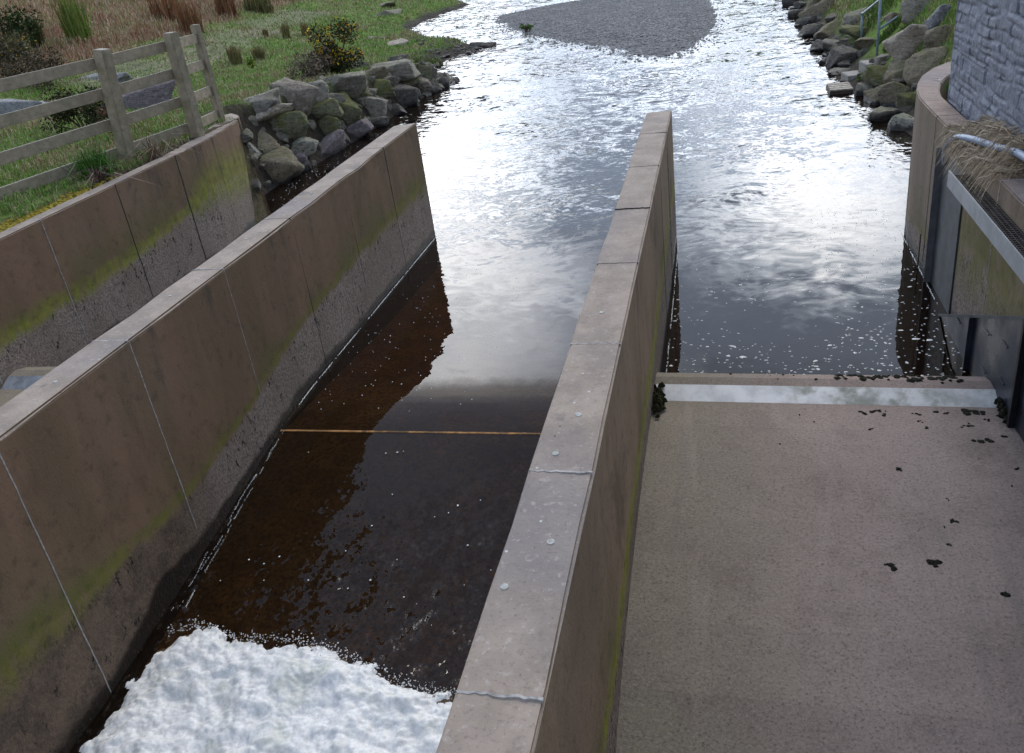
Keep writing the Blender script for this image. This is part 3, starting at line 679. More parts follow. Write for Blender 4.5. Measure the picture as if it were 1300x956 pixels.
def galv(name,c,alg=True):
    n=NT(name,.58,.5); n.b.inputs['Metallic'].default_value=.55
    a=n.noise(5,4,.6); v=n.vor(14,out='Color'); sp=n.N.new('ShaderNodeSeparateColor'); n.L.new(v,sp.inputs[0])
    cc=n.mix(n.mr(a,.4,.65),c,tuple(k*.75 for k in c)); cc=n.mix(n.mr(sp.outputs[0],0,1,0,.18),cc,(.9,.9,.9))
    rg=.33
    if alg:
        m=n.ma('MULTIPLY',n.mr(n.x,.3,.8),n.mr(n.noise(3.2,5,.7),.40,.62)); cc=n.mix(n.ma('MULTIPLY',m,.85),cc,n.mix(n.noise(7,4),(.22,.22,.10),(.42,.42,.38)))
        mt=n.mr(m,0,1,.55,.0); n.L.new(mt,n.b.inputs['Metallic'])
        return n.fin(cc,n.bump(a,.15,.01),n.mr(m,0,1,.55,.8))
    return n.fin(cc,n.bump(a,.15,.01))
M_galv=galv('galvanised_strip',(.80,.77,.72)); M_galv2=galv('dull_strip',(.42,.45,.50),False)
def sheet(bm,x0,x1,ya,za,yb,zb,th=.012,skew=0,xr=-.68):
    f=lambda x,y,z:(x,y+skew*(x-xr),z)
    v=[bm.verts.new(f(*p)) for p in ((x0,ya,za),(x1,ya,za),(x1,yb,zb),(x0,yb,zb))]
    nrm=Vector((0,-(zb-za),(yb-ya))).normalized()*th
    u_=[bm.verts.new(q.co+nrm) for q in v]
    bm.faces.new(v[::-1]); bm.faces.new(u_)
    for i in range(4): bm.faces.new((v[i],v[(i+1)%4],u_[(i+1)%4],u_[i]))
bm=bmesh.new(); sheet(bm,-.655,2.36,7.09,.132,7.305,.240,skew=-.035)
link('metal_strip',frombm(bm),M_galv,t)
LP=[(y,z+.12 if z>-.5 else z) for y,z in RP]
t=spill('spillway_ramp',-8.38,-4.97,'concrete ramp behind the pier wall at the left edge, with a dull grey metal strip',LP)
bm=bmesh.new(); sheet(bm,-8.33,-5.0,7.09,.252,7.305,.360); link('metal_strip',frombm(bm),M_galv2,t)
# fill behind the side ramps: nothing needed, walls close them

# ------------------------------------------------------------------ moss on the right ramp
M_moss=simple('black_moss',(.020,.020,.014),.95,.1,0,.6,60,.8,.01)
def lump_mesh(parts,seed):
    VS=[];FS=[]
    for (x,y,z,r,h) in parts:
        o=len(VS); n=9; VS.append((x,y,z+h))
        for ring,(rr,hh) in enumerate(((.5,.75),(1,-.15))):
            for k in range(n):
                a=2*math.pi*k/n; q=r*rr*(1+.55*noise.noise(Vector((x*30+math.cos(a)*1.6,y*30+math.sin(a)*1.6,seed))))
                VS.append((x+q*math.cos(a),y+q*math.sin(a),z+h*hh))
        for k in range(n):
            FS.append((o,o+1+k,o+1+(k+1)%n)); FS.append((o+1+k,o+1+n+k,o+1+n+(k+1)%n)); FS.append((o+1+k,o+1+n+(k+1)%n,o+1+(k+1)%n))
    return np_mesh('lumps',VS,FS)
def rz(x,y):
    yy=y+.035*(x+.68)*(1 if y>6.5 else max(0,(y-3)/3.5)); return ip(yy,[p[0] for p in RP],[p[1] for p in RP])
def ramp_pt(u,v):
    z=.2
    for _ in range(8): p=hitz(u,v,z); z=rz(p.x,p.y)
    return hitz(u,v,z)
def cluster(u,v,r,n,h=.02):
    c=ramp_pt(u,v); L_=[]
    for k in range(n):
        x=c.x+random.gauss(0,r*.5); y=c.y+random.gauss(0,r*.5); L_.append((x,y,rz(x,y),r*random.uniform(.25,.75),h*random.uniform(.25,.6)))
    return L_
for (u,v,r,lab) in ((1132,719,.034,'black moss clump low on the ramp, left of its neighbour'),(1187,713,.040,'largest black moss clump in the middle of the ramp'),(1276,755,.028,'black moss clump nearest the right edge of the ramp'),(1209,661,.022,'small black moss clump alone halfway up the ramp'),(1141,596,.020,'small black moss clump highest of the lone ones on the ramp')):
    tag(link('moss_clump',lump_mesh(cluster(u,v,r,9),3),M_moss,smooth=True),lab,'moss clump','moss clumps on the ramp')
parts=[]
for (u,v,r,n) in ((1092,522,.03,3),(1098,525,.03,4),(1113,522,.035,5),(1123,528,.03,4),(1124,522,.02,2),(1106,545,.025,4),(1165,526,.03,4),(1187,523,.03,4),(1201,524,.03,4),(1228,523,.06,7),(1245,525,.05,6),(1229,541,.03,4),(1223,543,.02,3),(1252,560,.045,6),(1238,560,.03,4),(1258,533,.03,3),(1276,555,.03,4),(1270,530,.03,4),(1040,513,.03,3),(1015,527,.015,2),(1034,535,.015,2),(1023,520,.012,2),(1170,535,.02,3),(1178,543,.025,3),(1293,596,.025,3),(1285,615,.02,2),(990,564,.014,2),(1203,634,.012,2),(1198,669,.012,2),(1206,693,.02,3)):
    parts+=cluster(u,v,r,n,.018)
for k in range(40):   # speckles on the crest and near the right side
    u=random.uniform(1060,1290); v=random.uniform(518,600)
    if random.random()>((u-1000)/300)**2: continue
    parts+=cluster(u,v,.008,1,.006)
for k in range(60):
    x=random.uniform(-.5,2.2); x=2.1-abs(random.gauss(0,.7)); y=7.5+random.uniform(-.09,.10)-.035*(x+.68); parts.append((x,y,rz(x,y),random.uniform(.01,.035)*(1.3 if x>1 else .6),.012))
tag(link('moss_specks',lump_mesh(parts,5),M_moss,smooth=True),'scattered black moss specks below the metal strip on the right ramp','moss',kind='stuff')
def tuft_lumps(cx,cy,cz,n,rx,ry,h,seed):
    out=[]
    for k in range(n):
        x=cx+random.gauss(0,rx); y=cy+random.gauss(0,ry); out.append((x,y,cz+random.random()*h,random.uniform(.015,.035),random.uniform(.02,.05)))
    return out
M_moss2=simple('dark_green_moss',(.035,.035,.015),.95,.1,0,.7,40,.8,.01)
p=tuft_lumps(-.62,7.05,.18,110,.032,.11,.10,1)
tag(link('moss_cushion',lump_mesh(p,2),M_moss2,smooth=True),'dark shaggy moss cushion against the dividing wall at the left end of the metal strip','moss clump')
p=tuft_lumps(2.38,6.82,.20,170,.035,.11,.07,1)
tag(link('moss_cushion',lump_mesh(p,2),M_moss,smooth=True),'black moss mass in the corner at the right end of the metal strip','moss clump')
# black specks along foot of divider
p=[(-.665,y,random.uniform(.3,.5)-.05*0,.018,.012) for y in [random.uniform(7.4,11.5) for k in range(0)]]

# ------------------------------------------------------------------ steelwork on the right
M_steel=simple('grey_steel',(.095,.10,.11),.55,.5,.5,.2,5,.1); M_steel2=simple('pale_steel',(.16,.165,.175),.5,.5,.4,.18,6,.1)
def navy():
    n=NT('navy_steel',.28,.5); n.b.inputs['Metallic'].default_value=.3; a=n.noise(2.2,5,.65); b=n.noise(20,3,.6)
    c=n.mix(n.mr(a,.35,.65),(.012,.015,.024),(.03,.036,.055)); c=n.mix(n.mr(b,.6,.75,0,.3),c,(.10,.10,.11)); return n.fin(c,n.bump(b,.2,.004),n.mr(a,.3,.7,.22,.5))
M_navy=navy()
t=thing('steel_post','grey folded steel guide post standing in the slot of the right wall','steel post',(2.45,9.7,-1))
bm=bmesh.new(); box(bm,2.415,2.46,9.255,10.18,-.9,1.60,bev=.003); link('web_plate',frombm(bm),M_steel,t)
bm=bmesh.new(); box(bm,2.34,2.461,10.182,10.20,-.9,1.64,bev=.003); link('flange',frombm(bm),M_steel2,t)
t=thing('steel_walkway','pale steel edge beam with narrow open grating along the right wall','walkway',(2.33,7,1.5))
bm=bmesh.new(); box(bm,2.245,2.262,2,9.2,1.50,1.67,bev=.003); link('edge_beam',frombm(bm),simple('pale_beam',(.33,.34,.35),.5,.4,.2,.12,6,.1),t)
bm=bmesh.new()
for x in (2.29,2.33,2.37,2.41): box(bm,x-.004,x+.004,2,9.1,1.615,1.65)
y=2.0
while y<9.1: box(bm,2.263,2.425,y-.004,y+.004,1.62,1.655); y+=.045
link('grating',frombm(bm),simple('grating_steel',(.10,.09,.085),.6,.4,.4,.3,10,.1),t)
t=thing('wing_plate','dark navy steel wing plate sloping up out of the water against the right wall','steel plate',(2.33,7.5,-.5))
bm=bmesh.new()
def prism_x(bm,x0,x1,poly):
    A=[bm.verts.new((x0,y,z)) for y,z in poly]; B=[bm.verts.new((x1,y,z)) for y,z in poly]
    bm.faces.new(A); bm.faces.new(B[::-1])
    for i in range(len(poly)): j=(i+1)%len(poly); bm.faces.new((A[i],B[i],B[j],A[j]))
    bmesh.ops.recalc_face_normals(bm,faces=bm.faces)
prism_x(bm,2.328,2.342,[(9.3,-.03),(5.0,1.97-.0),(5.0,-.3),(9.3,-.3)]); link('plate',frombm(bm),M_navy,t)
bm=bmesh.new(); beam(bm,(2.325,9.30,-.02),(2.325,5.0,1.98),.02,.03,bev=.002); link('top_flange',frombm(bm),M_steel,t)
bm=bmesh.new(); box(bm,2.28,2.327,8.02,8.06,-.3,.56,bev=.003); link('stiffener',frombm(bm),M_navy,t)
bm=bmesh.new(); box(bm,2.28,2.327,6.62,6.67,.1,1.2,bev=.004); link('stiffener',frombm(bm),simple('black_steel',(.012,.012,.015),.5,.4,.2,.3),t)
for (y,z) in ((7.6,.62),(7.55,.25),(8.5,.30),(7.1,.75),(7.05,.42)):
    bm=bmesh.new(); beam(bm,(2.318,y-.07,z),(2.318,y+.07,z),.012,.014,bev=.002); link('bracket',frombm(bm),M_navy,t)
t=None
bm=bmesh.new(); tube(bm,smooth_path([(2.375,10.7,-.2),(2.375,10.7,.30),(2.375,10.7,.42)]),.008); tube(bm,smooth_path([(2.375,10.7,.05),(2.33,10.66,.03),(2.32,10.75,.08),(2.37,10.8,.10)]),.006)
tag(link('hook_rod',frombm(bm),simple('rod_rust',(.10,.07,.05),.7,.4,.3),smooth=True),'thin rusty rod with a small hook at the waterline beside the steel post','rod')
# conduit
bm=bmesh.new(); cp=[(2.41,10.05,1.50),(2.36,9.85,1.72),(2.37,9.55,1.90),(2.42,9.13,1.99),(2.51,8.70,2.02),(2.58,8.25,2.07),(2.62,7.4,2.07),(2.65,6.3,2.05),(2.65,5,2.05)]
tube(bm,smooth_path(cp,6),.035,14)
tag(link('conduit_pipe',frombm(bm),simple('blue_grey_plastic',(.27,.33,.44),.45,.4,0,.08,6,.05),smooth=True),'blue-grey plastic conduit bending over the top of the right wall through dead straw','pipe')

# ------------------------------------------------------------------ stone building
def stone_mat():
    n=NT('painted_stone',.7,.3); v=n.N.new('ShaderNodeVertexColor'); v.layer_name='tint'
    pk=n.noise(17,4,.7); big=n.noise(1.2,4)
    c=n.mix(n.mr(n.noise(7,5,.7),.35,.65),(.17,.18,.22),(.27,.285,.33))
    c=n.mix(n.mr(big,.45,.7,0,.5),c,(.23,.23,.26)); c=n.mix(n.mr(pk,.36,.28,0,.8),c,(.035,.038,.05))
    c=n.mix(n.mr(n.noise(10,3,.6),.62,.72,0,.6),c,(.38,.40,.43))
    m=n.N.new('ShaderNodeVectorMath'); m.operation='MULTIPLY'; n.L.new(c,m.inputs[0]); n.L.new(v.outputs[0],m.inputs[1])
    return n.fin(m.outputs[0],n.bump(n.ma('ADD',n.noise(13,5,.7),pk),.6,.03))
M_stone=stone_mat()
bt=thing('stone_building','tall blue-grey painted stone building rising at the right behind the curved wall','building',(5.5,8,1.3))
ysb=lin(6.4,11.62,.017)+[11.62]; zsb=lin(1.2,4.9,.017)+[4.9]; zhi=6.0
bx_=2.74
rs=random.Random(11); courses=[]; z=1.1
while z<6.2:
    h=rs.choice((.05,.07,.085,.10,.12,.16)); st=[]; y=0.5+rs.random()*.2
    while y<12.2:
        wd=rs.uniform(.20,.55) if h>.095 else rs.uniform(.28,.85); st.append((y,wd,rs.uniform(-.007,.009),rs.random(),rs.uniform(-.03,.03),rs.uniform(-.02,.02))); y+=wd
    courses.append((z,h,st,[q[0] for q in st])); z+=h
czs=[c[0] for c in courses]
import bisect
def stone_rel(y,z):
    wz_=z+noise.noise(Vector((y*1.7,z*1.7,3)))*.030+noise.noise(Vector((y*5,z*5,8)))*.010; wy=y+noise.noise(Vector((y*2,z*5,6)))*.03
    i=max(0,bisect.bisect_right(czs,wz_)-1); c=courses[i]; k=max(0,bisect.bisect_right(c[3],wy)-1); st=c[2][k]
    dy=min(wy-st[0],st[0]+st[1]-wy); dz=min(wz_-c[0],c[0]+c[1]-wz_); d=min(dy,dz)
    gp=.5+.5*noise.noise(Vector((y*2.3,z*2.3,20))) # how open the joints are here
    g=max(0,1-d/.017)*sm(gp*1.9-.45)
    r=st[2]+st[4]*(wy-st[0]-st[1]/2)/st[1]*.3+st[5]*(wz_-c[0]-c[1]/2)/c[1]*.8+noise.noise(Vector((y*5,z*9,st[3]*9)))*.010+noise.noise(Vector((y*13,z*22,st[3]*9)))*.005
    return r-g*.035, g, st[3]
VS=[];CS=[];nn=len(ysb)
for z in zsb:
    for y in ysb:
        r,g,cid=stone_rel(y,z); VS.append((bx_-(r if y<11.6 else 0),y,z)); k=.85+.3*cid; CS.append((k*(1-.55*g),k*(1-.55*g),k*(1-.5*g)))  # open joints darkened in the vertex colour: dirt plus painted-in cavity shade
FS=[(j*nn+i,j*nn+i+1,(j+1)*nn+i+1,(j+1)*nn+i) for j in range(len(zsb)-1) for i in range(nn-1)]
for (ya,yb,za,zb_) in ((1,6.4,1.2,6),(6.4,11.62,4.9,6)):
    o=len(VS); VS+=[(bx_,ya,za),(bx_,yb,za),(bx_,yb,zb_),(bx_,ya,zb_)]; FS.append((o,o+1,o+2,o+3))
zsb=lin(1.2,6.0,.12)+[6.0]
# end (downstream) face and remaining sides
o=len(VS); xe=lin(bx_,9,.2)+[9]
for z in zsb:
    for x in xe: VS.append((x,11.62+.01*noise.noise(Vector((x*4,z*5,0)))*(1 if x>bx_ else 0),z))
ne=len(xe); FS+=[(o+j*ne+i,o+(j+1)*ne+i,o+(j+1)*ne+i+1,o+j*ne+i+1) for j in range(len(zsb)-1) for i in range(ne-1)]
o=len(VS); VS+=[(9,1,1.2),(9,11.62,1.2),(9,11.62,6),(9,1,6),(bx_,1,1.2),(bx_,1,6)]; FS+=[(o,o+1,o+2,o+3),(o+4,o,o+3,o+5)]
CS+=[(1,1,1)]*(len(VS)-len(CS))
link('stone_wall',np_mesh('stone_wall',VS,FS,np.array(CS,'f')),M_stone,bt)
bm=bmesh.new(); prism=[(2.45,5.95),(5.87,8.1),(9.3,5.95),(9.3,6.12),(5.87,8.28),(2.45,6.12)]
A=[bm.verts.new((x,.8,z)) for x,z in prism]; B=[bm.verts.new((x,11.85,z)) for x,z in prism]
bm.faces.new(A);bm.faces.new(B[::-1])
for i in range(6): j=(i+1)%6; bm.faces.new((A[i],B[i],B[j],A[j]))
bmesh.ops.recalc_face_normals(bm,faces=bm.faces); link('roof',frombm(bm),simple('slate',(.07,.075,.085),.7,.3,0,.3,4),bt)
for yy in (11.61,1.01):
    bm=bmesh.new(); bm.faces.new([bm.verts.new(p) for p in ((bx_+.02,yy,6),(9,yy,6),(5.87,yy,8.0))]); g_=frombm(bm); a_=g_.color_attributes.new('tint','FLOAT_COLOR','POINT'); a_.data.foreach_set('color',[1.0]*12); link('gable',g_,M_stone,bt)

# ------------------------------------------------------------------ boulders
def rock_bm(rx,ry,rz_,seed,angular=.5,strat=0):
    r=random.Random(seed); bm=bmesh.new()
    for k in range(13 if angular<.8 else 10):
        a=r.uniform(0,2*math.pi); z=r.uniform(-1,1); q=math.sqrt(1-z*z)
        p=Vector((q*math.cos(a),q*math.sin(a),z))
        e=1-.62*angular; p=Vector([math.copysign(abs(c)**e,c) for c in p]); bm.verts.new(p*r.uniform(.88,1.05))
    h=bmesh.ops.convex_hull(bm,input=bm.verts); 
    bmesh.ops.delete(bm,geom=[v for v in bm.verts if not v.link_faces],context='VERTS')
    bmesh.ops.dissolve_limit(bm,angle_limit=.25,verts=bm.verts,edges=bm.edges)
    bmesh.ops.bevel(bm,geom=list(bm.edges),offset=.045,segments=1,affect='EDGES',clamp_overlap=True)
    bmesh.ops.triangulate(bm,faces=bm.faces)
    for _ in range(3):
        es=[e for e in bm.edges if e.calc_length()>.16]
        if es: bmesh.ops.subdivide_edges(bm,edges=es,cuts=1); bmesh.ops.triangulate(bm,faces=[f for f in bm.faces if len(f.verts)>3])
    for v in bm.verts:
        q=v.co.copy()+Vector((seed*3.1,0,0)); d=noise.noise(q*1.6)*.06+noise.noise(q*4)*.05+noise.noise(q*9)*.03
        if strat: d+=strat*noise.noise(Vector((q.x*.7,q.y*.7,q.z*7)))*.5
        v.co+=v.co.normalized()*d
    lo=Vector([min(v.co[i] for v in bm.verts) for i in range(3)]); hi=Vector([max(v.co[i] for v in bm.verts) for i in range(3)])
    for v in bm.verts:
        for i,s_ in enumerate((rx,ry,rz_)): v.co[i]=((v.co[i]-lo[i])/(hi[i]-lo[i])*2-1)*s_
    return bm
CR=ROT@Vector((1,0,0)); CU=ROT@Vector((0,1,0)); CF=ROT@Vector((0,0,-1))
def rock(u,v,wp,hp,kind,label,tilt=0,group=None,ang=.6,strat=0,push=.35,seed=None,moss=None,name='boulder',cat='boulder'):
    """a boulder resting on the bank where the line of sight (u,v) meets the slope"""
    p=march(u,v); dist=(p-Vector((0,0,CAM_Z))).dot(CF); s_=dist/FPX
    rx=wp*s_/2*1.24; rzz=hp*s_/2*1.22; ry=max(rx*.75,rzz*.9)
    seed=seed or int(u*7+v*13)
    bm=rock_bm(rx,ry,rzz,seed,ang,strat)
    # long axis across the view, own tilt about the viewing direction
    f=Vector((CF.x,CF.y,0)).normalized(); rr=Vector((f.y,-f.x,0)); up=Vector((0,0,1))
    M=Matrix((rr,f,up)).transposed()
    a=R_(tilt)+math.atan2((ROT.inverted()@up).x,(ROT.inverted()@up).y)*0
    M=M@Matrix.Rotation(-a,3,'Y')@Matrix.Rotation(random.Random(seed).uniform(-.25,.25),3,'Z')
    c=p+ray(u,v)*ry*push
    bm.transform(Matrix.Translation(c)@M.to_4x4())
    o=link(name,frombm(bm),RM[kind],smooth=True)
    return tag(o,label,cat,group)
G1='boulders of the left river bank'
roll=8
LR=[(328,133,52,24,'grey','long grey boulder on top of the bank touching the end of the curved wall',-22),
(375,131,50,46,'tan','big pale tan boulder on top of the left bank',18),
(336,149,60,20,'tan','flat tan slab wedged under the big pale boulder by the curved wall',-18),
(394,121,40,27,'grey','squared grey block right of the big pale tan boulder',-6),
(435,110,56,30,'grey','large layered grey boulder on the bank in front of the gorse bush',-14),
(394,102,24,20,'brown','small brown boulder at the top edge of the bank below the gorse',0),
(458,86,22,12,'grey','small grey stone lying in the grass right of the gorse bush',-10),
(471,97,36,15,'brown','flat brown stone on the bank crest right of the gorse',-15),
(500,91,54,22,'grey','wide flat grey slab crowning the far part of the left bank',-4),
(534,92,24,18,'mossy','mossy stone at the far right end of the wide flat slab',15),
(327,176,34,30,'brown','dark brown boulder beside the curved wall end, middle row',0),
(363,169,50,48,'mossy','large five-sided green boulder in the middle of the left bank',10),
(406,147,48,30,'mossy','mossy boulder between the big pale boulder and the upright mossy block',-20),
(436,146,44,46,'mossy','upright mossy block with a sharp edge, middle of the left bank',0),
(455,121,26,18,'mossy','rounded mossy stone above the upright mossy block',0),
(479,113,38,20,'mossy','yellow-green mossy flat stone below the wide grey slab',8),
(492,104,28,12,'grey','thin grey stone squeezed under the wide flat slab',0),
(515,103,28,20,'mossy','green stone under the right end of the wide flat slab',-30),
(538,110,22,22,'tan','pale tan squared stone near the tip of the left bank',0),
(321,196,20,34,'spotted','narrow black-spotted stone touching the foot of the curved wall',0),
(342,199,28,26,'brown','small brown-green stone under the five-sided green boulder',-10),
(413,169,40,30,'mossy','rounded moss-topped stone left of the upright mossy block',-28),
(378,190,48,24,'spotted','pale boulder with black lichen spots above the waterline',-25),
(470,137,38,28,'grey','grey wedge-shaped boulder right of the upright mossy block',12),
(507,123,40,26,'dark','dark grey pointed boulder low on the left bank',-8),
(526,121,14,14,'dark','small dark stone between the dark pointed boulder and the pale tan stone',0),
(351,222,56,50,'brown','biggest boulder at the waterline beside the curved wall',-14),
(379,209,24,24,'purple','small purple-brown stone at the waterline',0),
(414,193,56,26,'purple','long flat purplish slab at the waterline',-30),
(452,170,40,24,'purple','wet purplish stone at the waterline under the upright mossy block',-22),
(475,156,34,14,'dark','low dark flat stone at the waterline below the wedge-shaped boulder',-14),
(499,142,30,16,'dark','wet dark stone at the waterline below the dark pointed boulder',-8),
(548,113,20,18,'dark','black wet rock at the tip of the left bank, next to the pale tan stone',0),
(560,108,18,18,'dark','black wet rock at the tip of the left bank, second from the water',0),
(572,103,16,14,'dark','outermost black rock at the tip of the left bank',0),
(420,128,30,18,'grey','grey stone under the large layered boulder',-10),
(448,134,18,14,'brown','small brown stone above the wedge-shaped boulder',0),
(355,118,24,14,'grey','low grey stone at the top edge left of the big pale boulder',0)]
for (u,v,a,b,k,lab,tl) in LR: rock(u,v,a,b,k,lab,tilt=-tl*.8,group=G1,ang=.7,strat=.03)
# filler rubble behind and between (reads as one mass)
VSb=bmesh.new()
def rubble(pts,kind,name,label,push=.9):
    allv=[];allf=[]
    for k,(u,v,s_) in enumerate(pts):
        p=march(u,v); dist=(p-Vector((0,0,CAM_Z))).length; r=s_*dist/FPX
        b=rock_bm(r,r*random.uniform(.7,1),r*random.uniform(.6,.9),int(u*3+v*5+k),.6)
        b.transform(Matrix.Translation(p+ray(u,v)*r*push)@Matrix.Rotation(random.random()*6,4,'Z')); b.verts.ensure_lookup_table(); b.verts.index_update()
        o=len(allv); allv+=[tuple(x.co) for x in b.verts]; allf+=[tuple(o+x.index for x in f.verts) for f in b.faces]; b.free()
    me=bpy.data.meshes.new(name); me.from_pydata(allv,[],allf); me.update()
    return tag(link(name,me,RM[kind],smooth=True),label,'rubble',kind='stuff')
VSb.free()
pts=[]
base=[(318,238),(345,246),(376,226),(405,205),(430,190),(455,178),(480,163),(505,147),(530,131),(556,118),(578,108)]
topl=[(303,128),(320,118),(352,112),(385,102),(410,96),(430,92),(450,84),(480,80),(520,80),(548,86),(572,100)]
for i in range(150):
    t=random.random()*9.99; j=int(t); f=t-j; s_=random.random()
    bu=base[j][0]*(1-f)+base[j+1][0]*f; bv=base[j][1]*(1-f)+base[j+1][1]*f; tu=topl[j][0]*(1-f)+topl[j+1][0]*f; tv=topl[j][1]*(1-f)+topl[j+1][1]*f
    pts.append((bu*(1-s_)+tu*s_,bv*(1-s_)+tv*s_,random.uniform(7,12)))
rubble(pts,'grey','rubble_fill','small dark rubble packed between the boulders of the left bank')

G2='boulders of the right river bank'
RR=[(1160,57,58,52,'tan','big rounded tan boulder left of the stone building',-10),
(1194,54,40,38,'brown','brown boulder between the big rounded boulder and the building corner',-6),
(1192,24,40,30,'blue','blue-grey boulder at the top of the right bank beside the building',-12),
(1168,14,36,34,'grey','grey boulder at the top of the right bank under the handrail end',0),
(1152,95,46,36,'brown','brown block under the big rounded tan boulder',0),
(1177,92,46,40,'brown','brown-green boulder just behind the curved right wall',-30),
(1122,100,40,32,'mossy','mossy boulder right of the concrete steps',-12),
(1118,130,28,40,'brown','narrow upright boulder below the mossy one by the steps',0),
(1136,130,30,42,'brown','upright brown boulder next to the curved wall',0),
(1152,136,26,32,'mossy','mossy stone touching the curved right wall',0),
(1120,155,40,30,'grey','smooth grey boulder at the waterline left of the curved right wall',10),
(1146,166,32,34,'spotted','round spotted boulder at the foot of the curved right wall',0),
(1072,79,42,34,'dark','dark layered boulder left of the concrete steps',-4),
(1066,57,34,17,'grey','flat layered grey stone above the dark layered boulder',-10),
(1058,41,36,20,'brown','brown slab on the right bank, left of the handrail foot',-18),
(1092,46,42,22,'mossy','mossy slab just left of the handrail foot',8),
(1101,60,30,20,'brown','brown stone above the upper concrete step',0),
(1094,25,44,20,'grey','grey stone in the grass behind the handrail',-12),
(1040,22,40,34,'brown','rounded brown boulder at the upper left of the right bank',-20),
(1027,48,24,26,'dark','dark boulder at the water edge below the rounded brown one',-20),
(1043,66,24,26,'dark','dark boulder at the waterline left of the flat layered stone',-10),
(1066,95,26,14,'grey','small flat grey stone beside the lower concrete step',0),
(1097,118,22,22,'grey','small grey stone below the lower concrete step',0),
(1046,84,18,18,'dark','small black stone at the water edge left of the steps',0),
(1015,22,24,22,'dark','dark rock on the right shore, third from the top',-25),
(1004,8,22,20,'dark','dark rock at the top of the right shore',-25),
(1022,34,22,20,'dark','dark rock on the right shore above the dark boulder',-25),
(1145,110,24,18,'dark','dark stone in the gap under the brown block',0),
(1125,78,22,16,'grey','small grey stone beside the upper concrete step',0),
(1140,22,26,14,'brown','low brown stone in the grass right of the handrail',0),
(1035,8,24,18,'brown','brown stone at the very top of the right bank',0)]
for (u,v,a,b,k,lab,tl) in RR: rock(u,v,a,b,k,lab,tilt=-tl*.8,group=G2,ang=.55,strat=.05)
pts=[(random.uniform(0,1),random.uniform(0,1)) for _ in range(120)]
bR=[(1000,14),(1020,50),(1036,80),(1050,112),(1080,128),(1100,150),(1112,172),(1150,182)]; tR=[(1020,2),(1048,20),(1085,30),(1100,60),(1125,70),(1150,60),(1165,75),(1175,100)]
q=[]
for t,s_ in pts:
    t*=6.99; j=int(t); f=t-j
    q.append((bR[j][0]*(1-f)*(1-s_)+bR[j+1][0]*f*(1-s_)+tR[j][0]*(1-f)*s_+tR[j+1][0]*f*s_, bR[j][1]*(1-f)*(1-s_)+bR[j+1][1]*f*(1-s_)+tR[j][1]*(1-f)*s_+tR[j+1][1]*f*s_, random.uniform(5,9)))
rubble(q,'dark','rubble_fill','small dark rubble packed between the boulders of the right bank')
# boulders behind the fence and other field stones
rock(190,137,82,60,'purple','large dark boulder behind the timber fence, topped with orange moss',tilt=8,ang=.5,push=.2)
rock(32,152,70,44,'blue','low grey boulder behind the left part of the fence',tilt=-4,ang=.3,push=.2)
rock(128,104,70,18,'blue','long low dark rock between the first fence post and the heather',tilt=6,ang=.5,push=.2)
rock(350,88+28,18,6,'tan','small flat pale stone in the grass above the left bank',ang=.3)
for (u,v,a,b,lab) in ((488,8,26,8,'flat stone at the back of the left meadow near the top edge'),(492,18,30,9,'long flat stone in the left meadow, lower of the far pair'),(505,56,30,9,'pale driftwood-like slab in the eroded hollow near the spit'),(478,50,22,8,'small brown slab at the left of the eroded hollow')):
    rock(u,v,a,b,'tan' if v>30 else 'grey',lab,ang=.3)
SP=[]
for (u,v,r) in ((630,60,5),(618,62,7),(606,66,8),(592,70,8),(580,66,8),(570,76,7),(596,60,7),(584,78,6),(612,56,6),(560,68,7),(548,62,6),(572,58,7),(536,54,6),(624,55,5),(600,76,5)):
    for k in range(5): SP.append((u+random.gauss(0,6),v+random.gauss(0,2.5),r*random.uniform(.35,.8)))
rubble(SP,'dark','rock_spit','dark wet rock and mud spit running into the river at the left shore',push=.1)
rock(612,60,30,14,'dark','dark boulder near the outer end of the rocky spit',ang=.4)
rock(183,111,44,20,'mossy','moss-covered lump on the right shoulder of the dark boulder behind the fence',ang=.2)

# ------------------------------------------------------------------ steps and handrail
M_step=simple('step_concrete',(.30,.28,.25),.85,.2,0,.2,20,.4)
def step(u,v,sx,sy,sz,label,rot=8,m=None,extra=None):
    p=march(u,v); M=Matrix.Translation(p+Vector((0,sy*.3,.02)))@Matrix.Rotation(R_(rot),4,'Z')
    bm=bmesh.new(); box(bm,-sx/2,sx/2,-sy/2,sy/2,-sz,.0,M=M,bev=.012); return tag(link('stone_step',frombm(bm),m or M_step),label,'step','steps down to the river')
step(1090,95,.62,.62,.5,'middle concrete step of the flight down to the right shore')
step(1110,81,.50,.60,.5,'uppermost concrete step at the foot of the handrail')
p=hitz(1066,108,.12)
t=thing('landing_step','low wooden-planked landing at the waterline below the concrete steps','step',(p.x,p.y,0),'steps down to the river')
bm=bmesh.new(); box(bm,p.x-.26,p.x+.26,p.y-.42,p.y+.42,-.3,.07,bev=.01); link('landing_base',frombm(bm),simple('wet_wood',(.06,.045,.03),.6,.4),t)
bm=bmesh.new()
for k in range(4): box(bm,p.x-.25,p.x+.25,p.y-.41+k*.21,p.y-.41+k*.21+.17,.072,.105,bev=.006)
link('planks',frombm(bm),simple('plank_wood',(.34,.30,.24),.8,.3,0,.3,9),t)
def vtop(p,vt):
    z=p.z
    for k in range(400):
        q=ROT.inverted()@(Vector((p.x,p.y,z))-Vector((0,0,CAM_Z)))
        if 433-FPX*q.y/-q.z<vt: break
        z+=.01
    return Vector((p.x,p.y,z))
M_rail=simple('handrail_paint',(.20,.26,.31),.5,.4,.2,.2,10,.1)
a0=march(1113,72); a1=vtop(a0,-3); b0=march(1093,50); b1=vtop(b0,17)
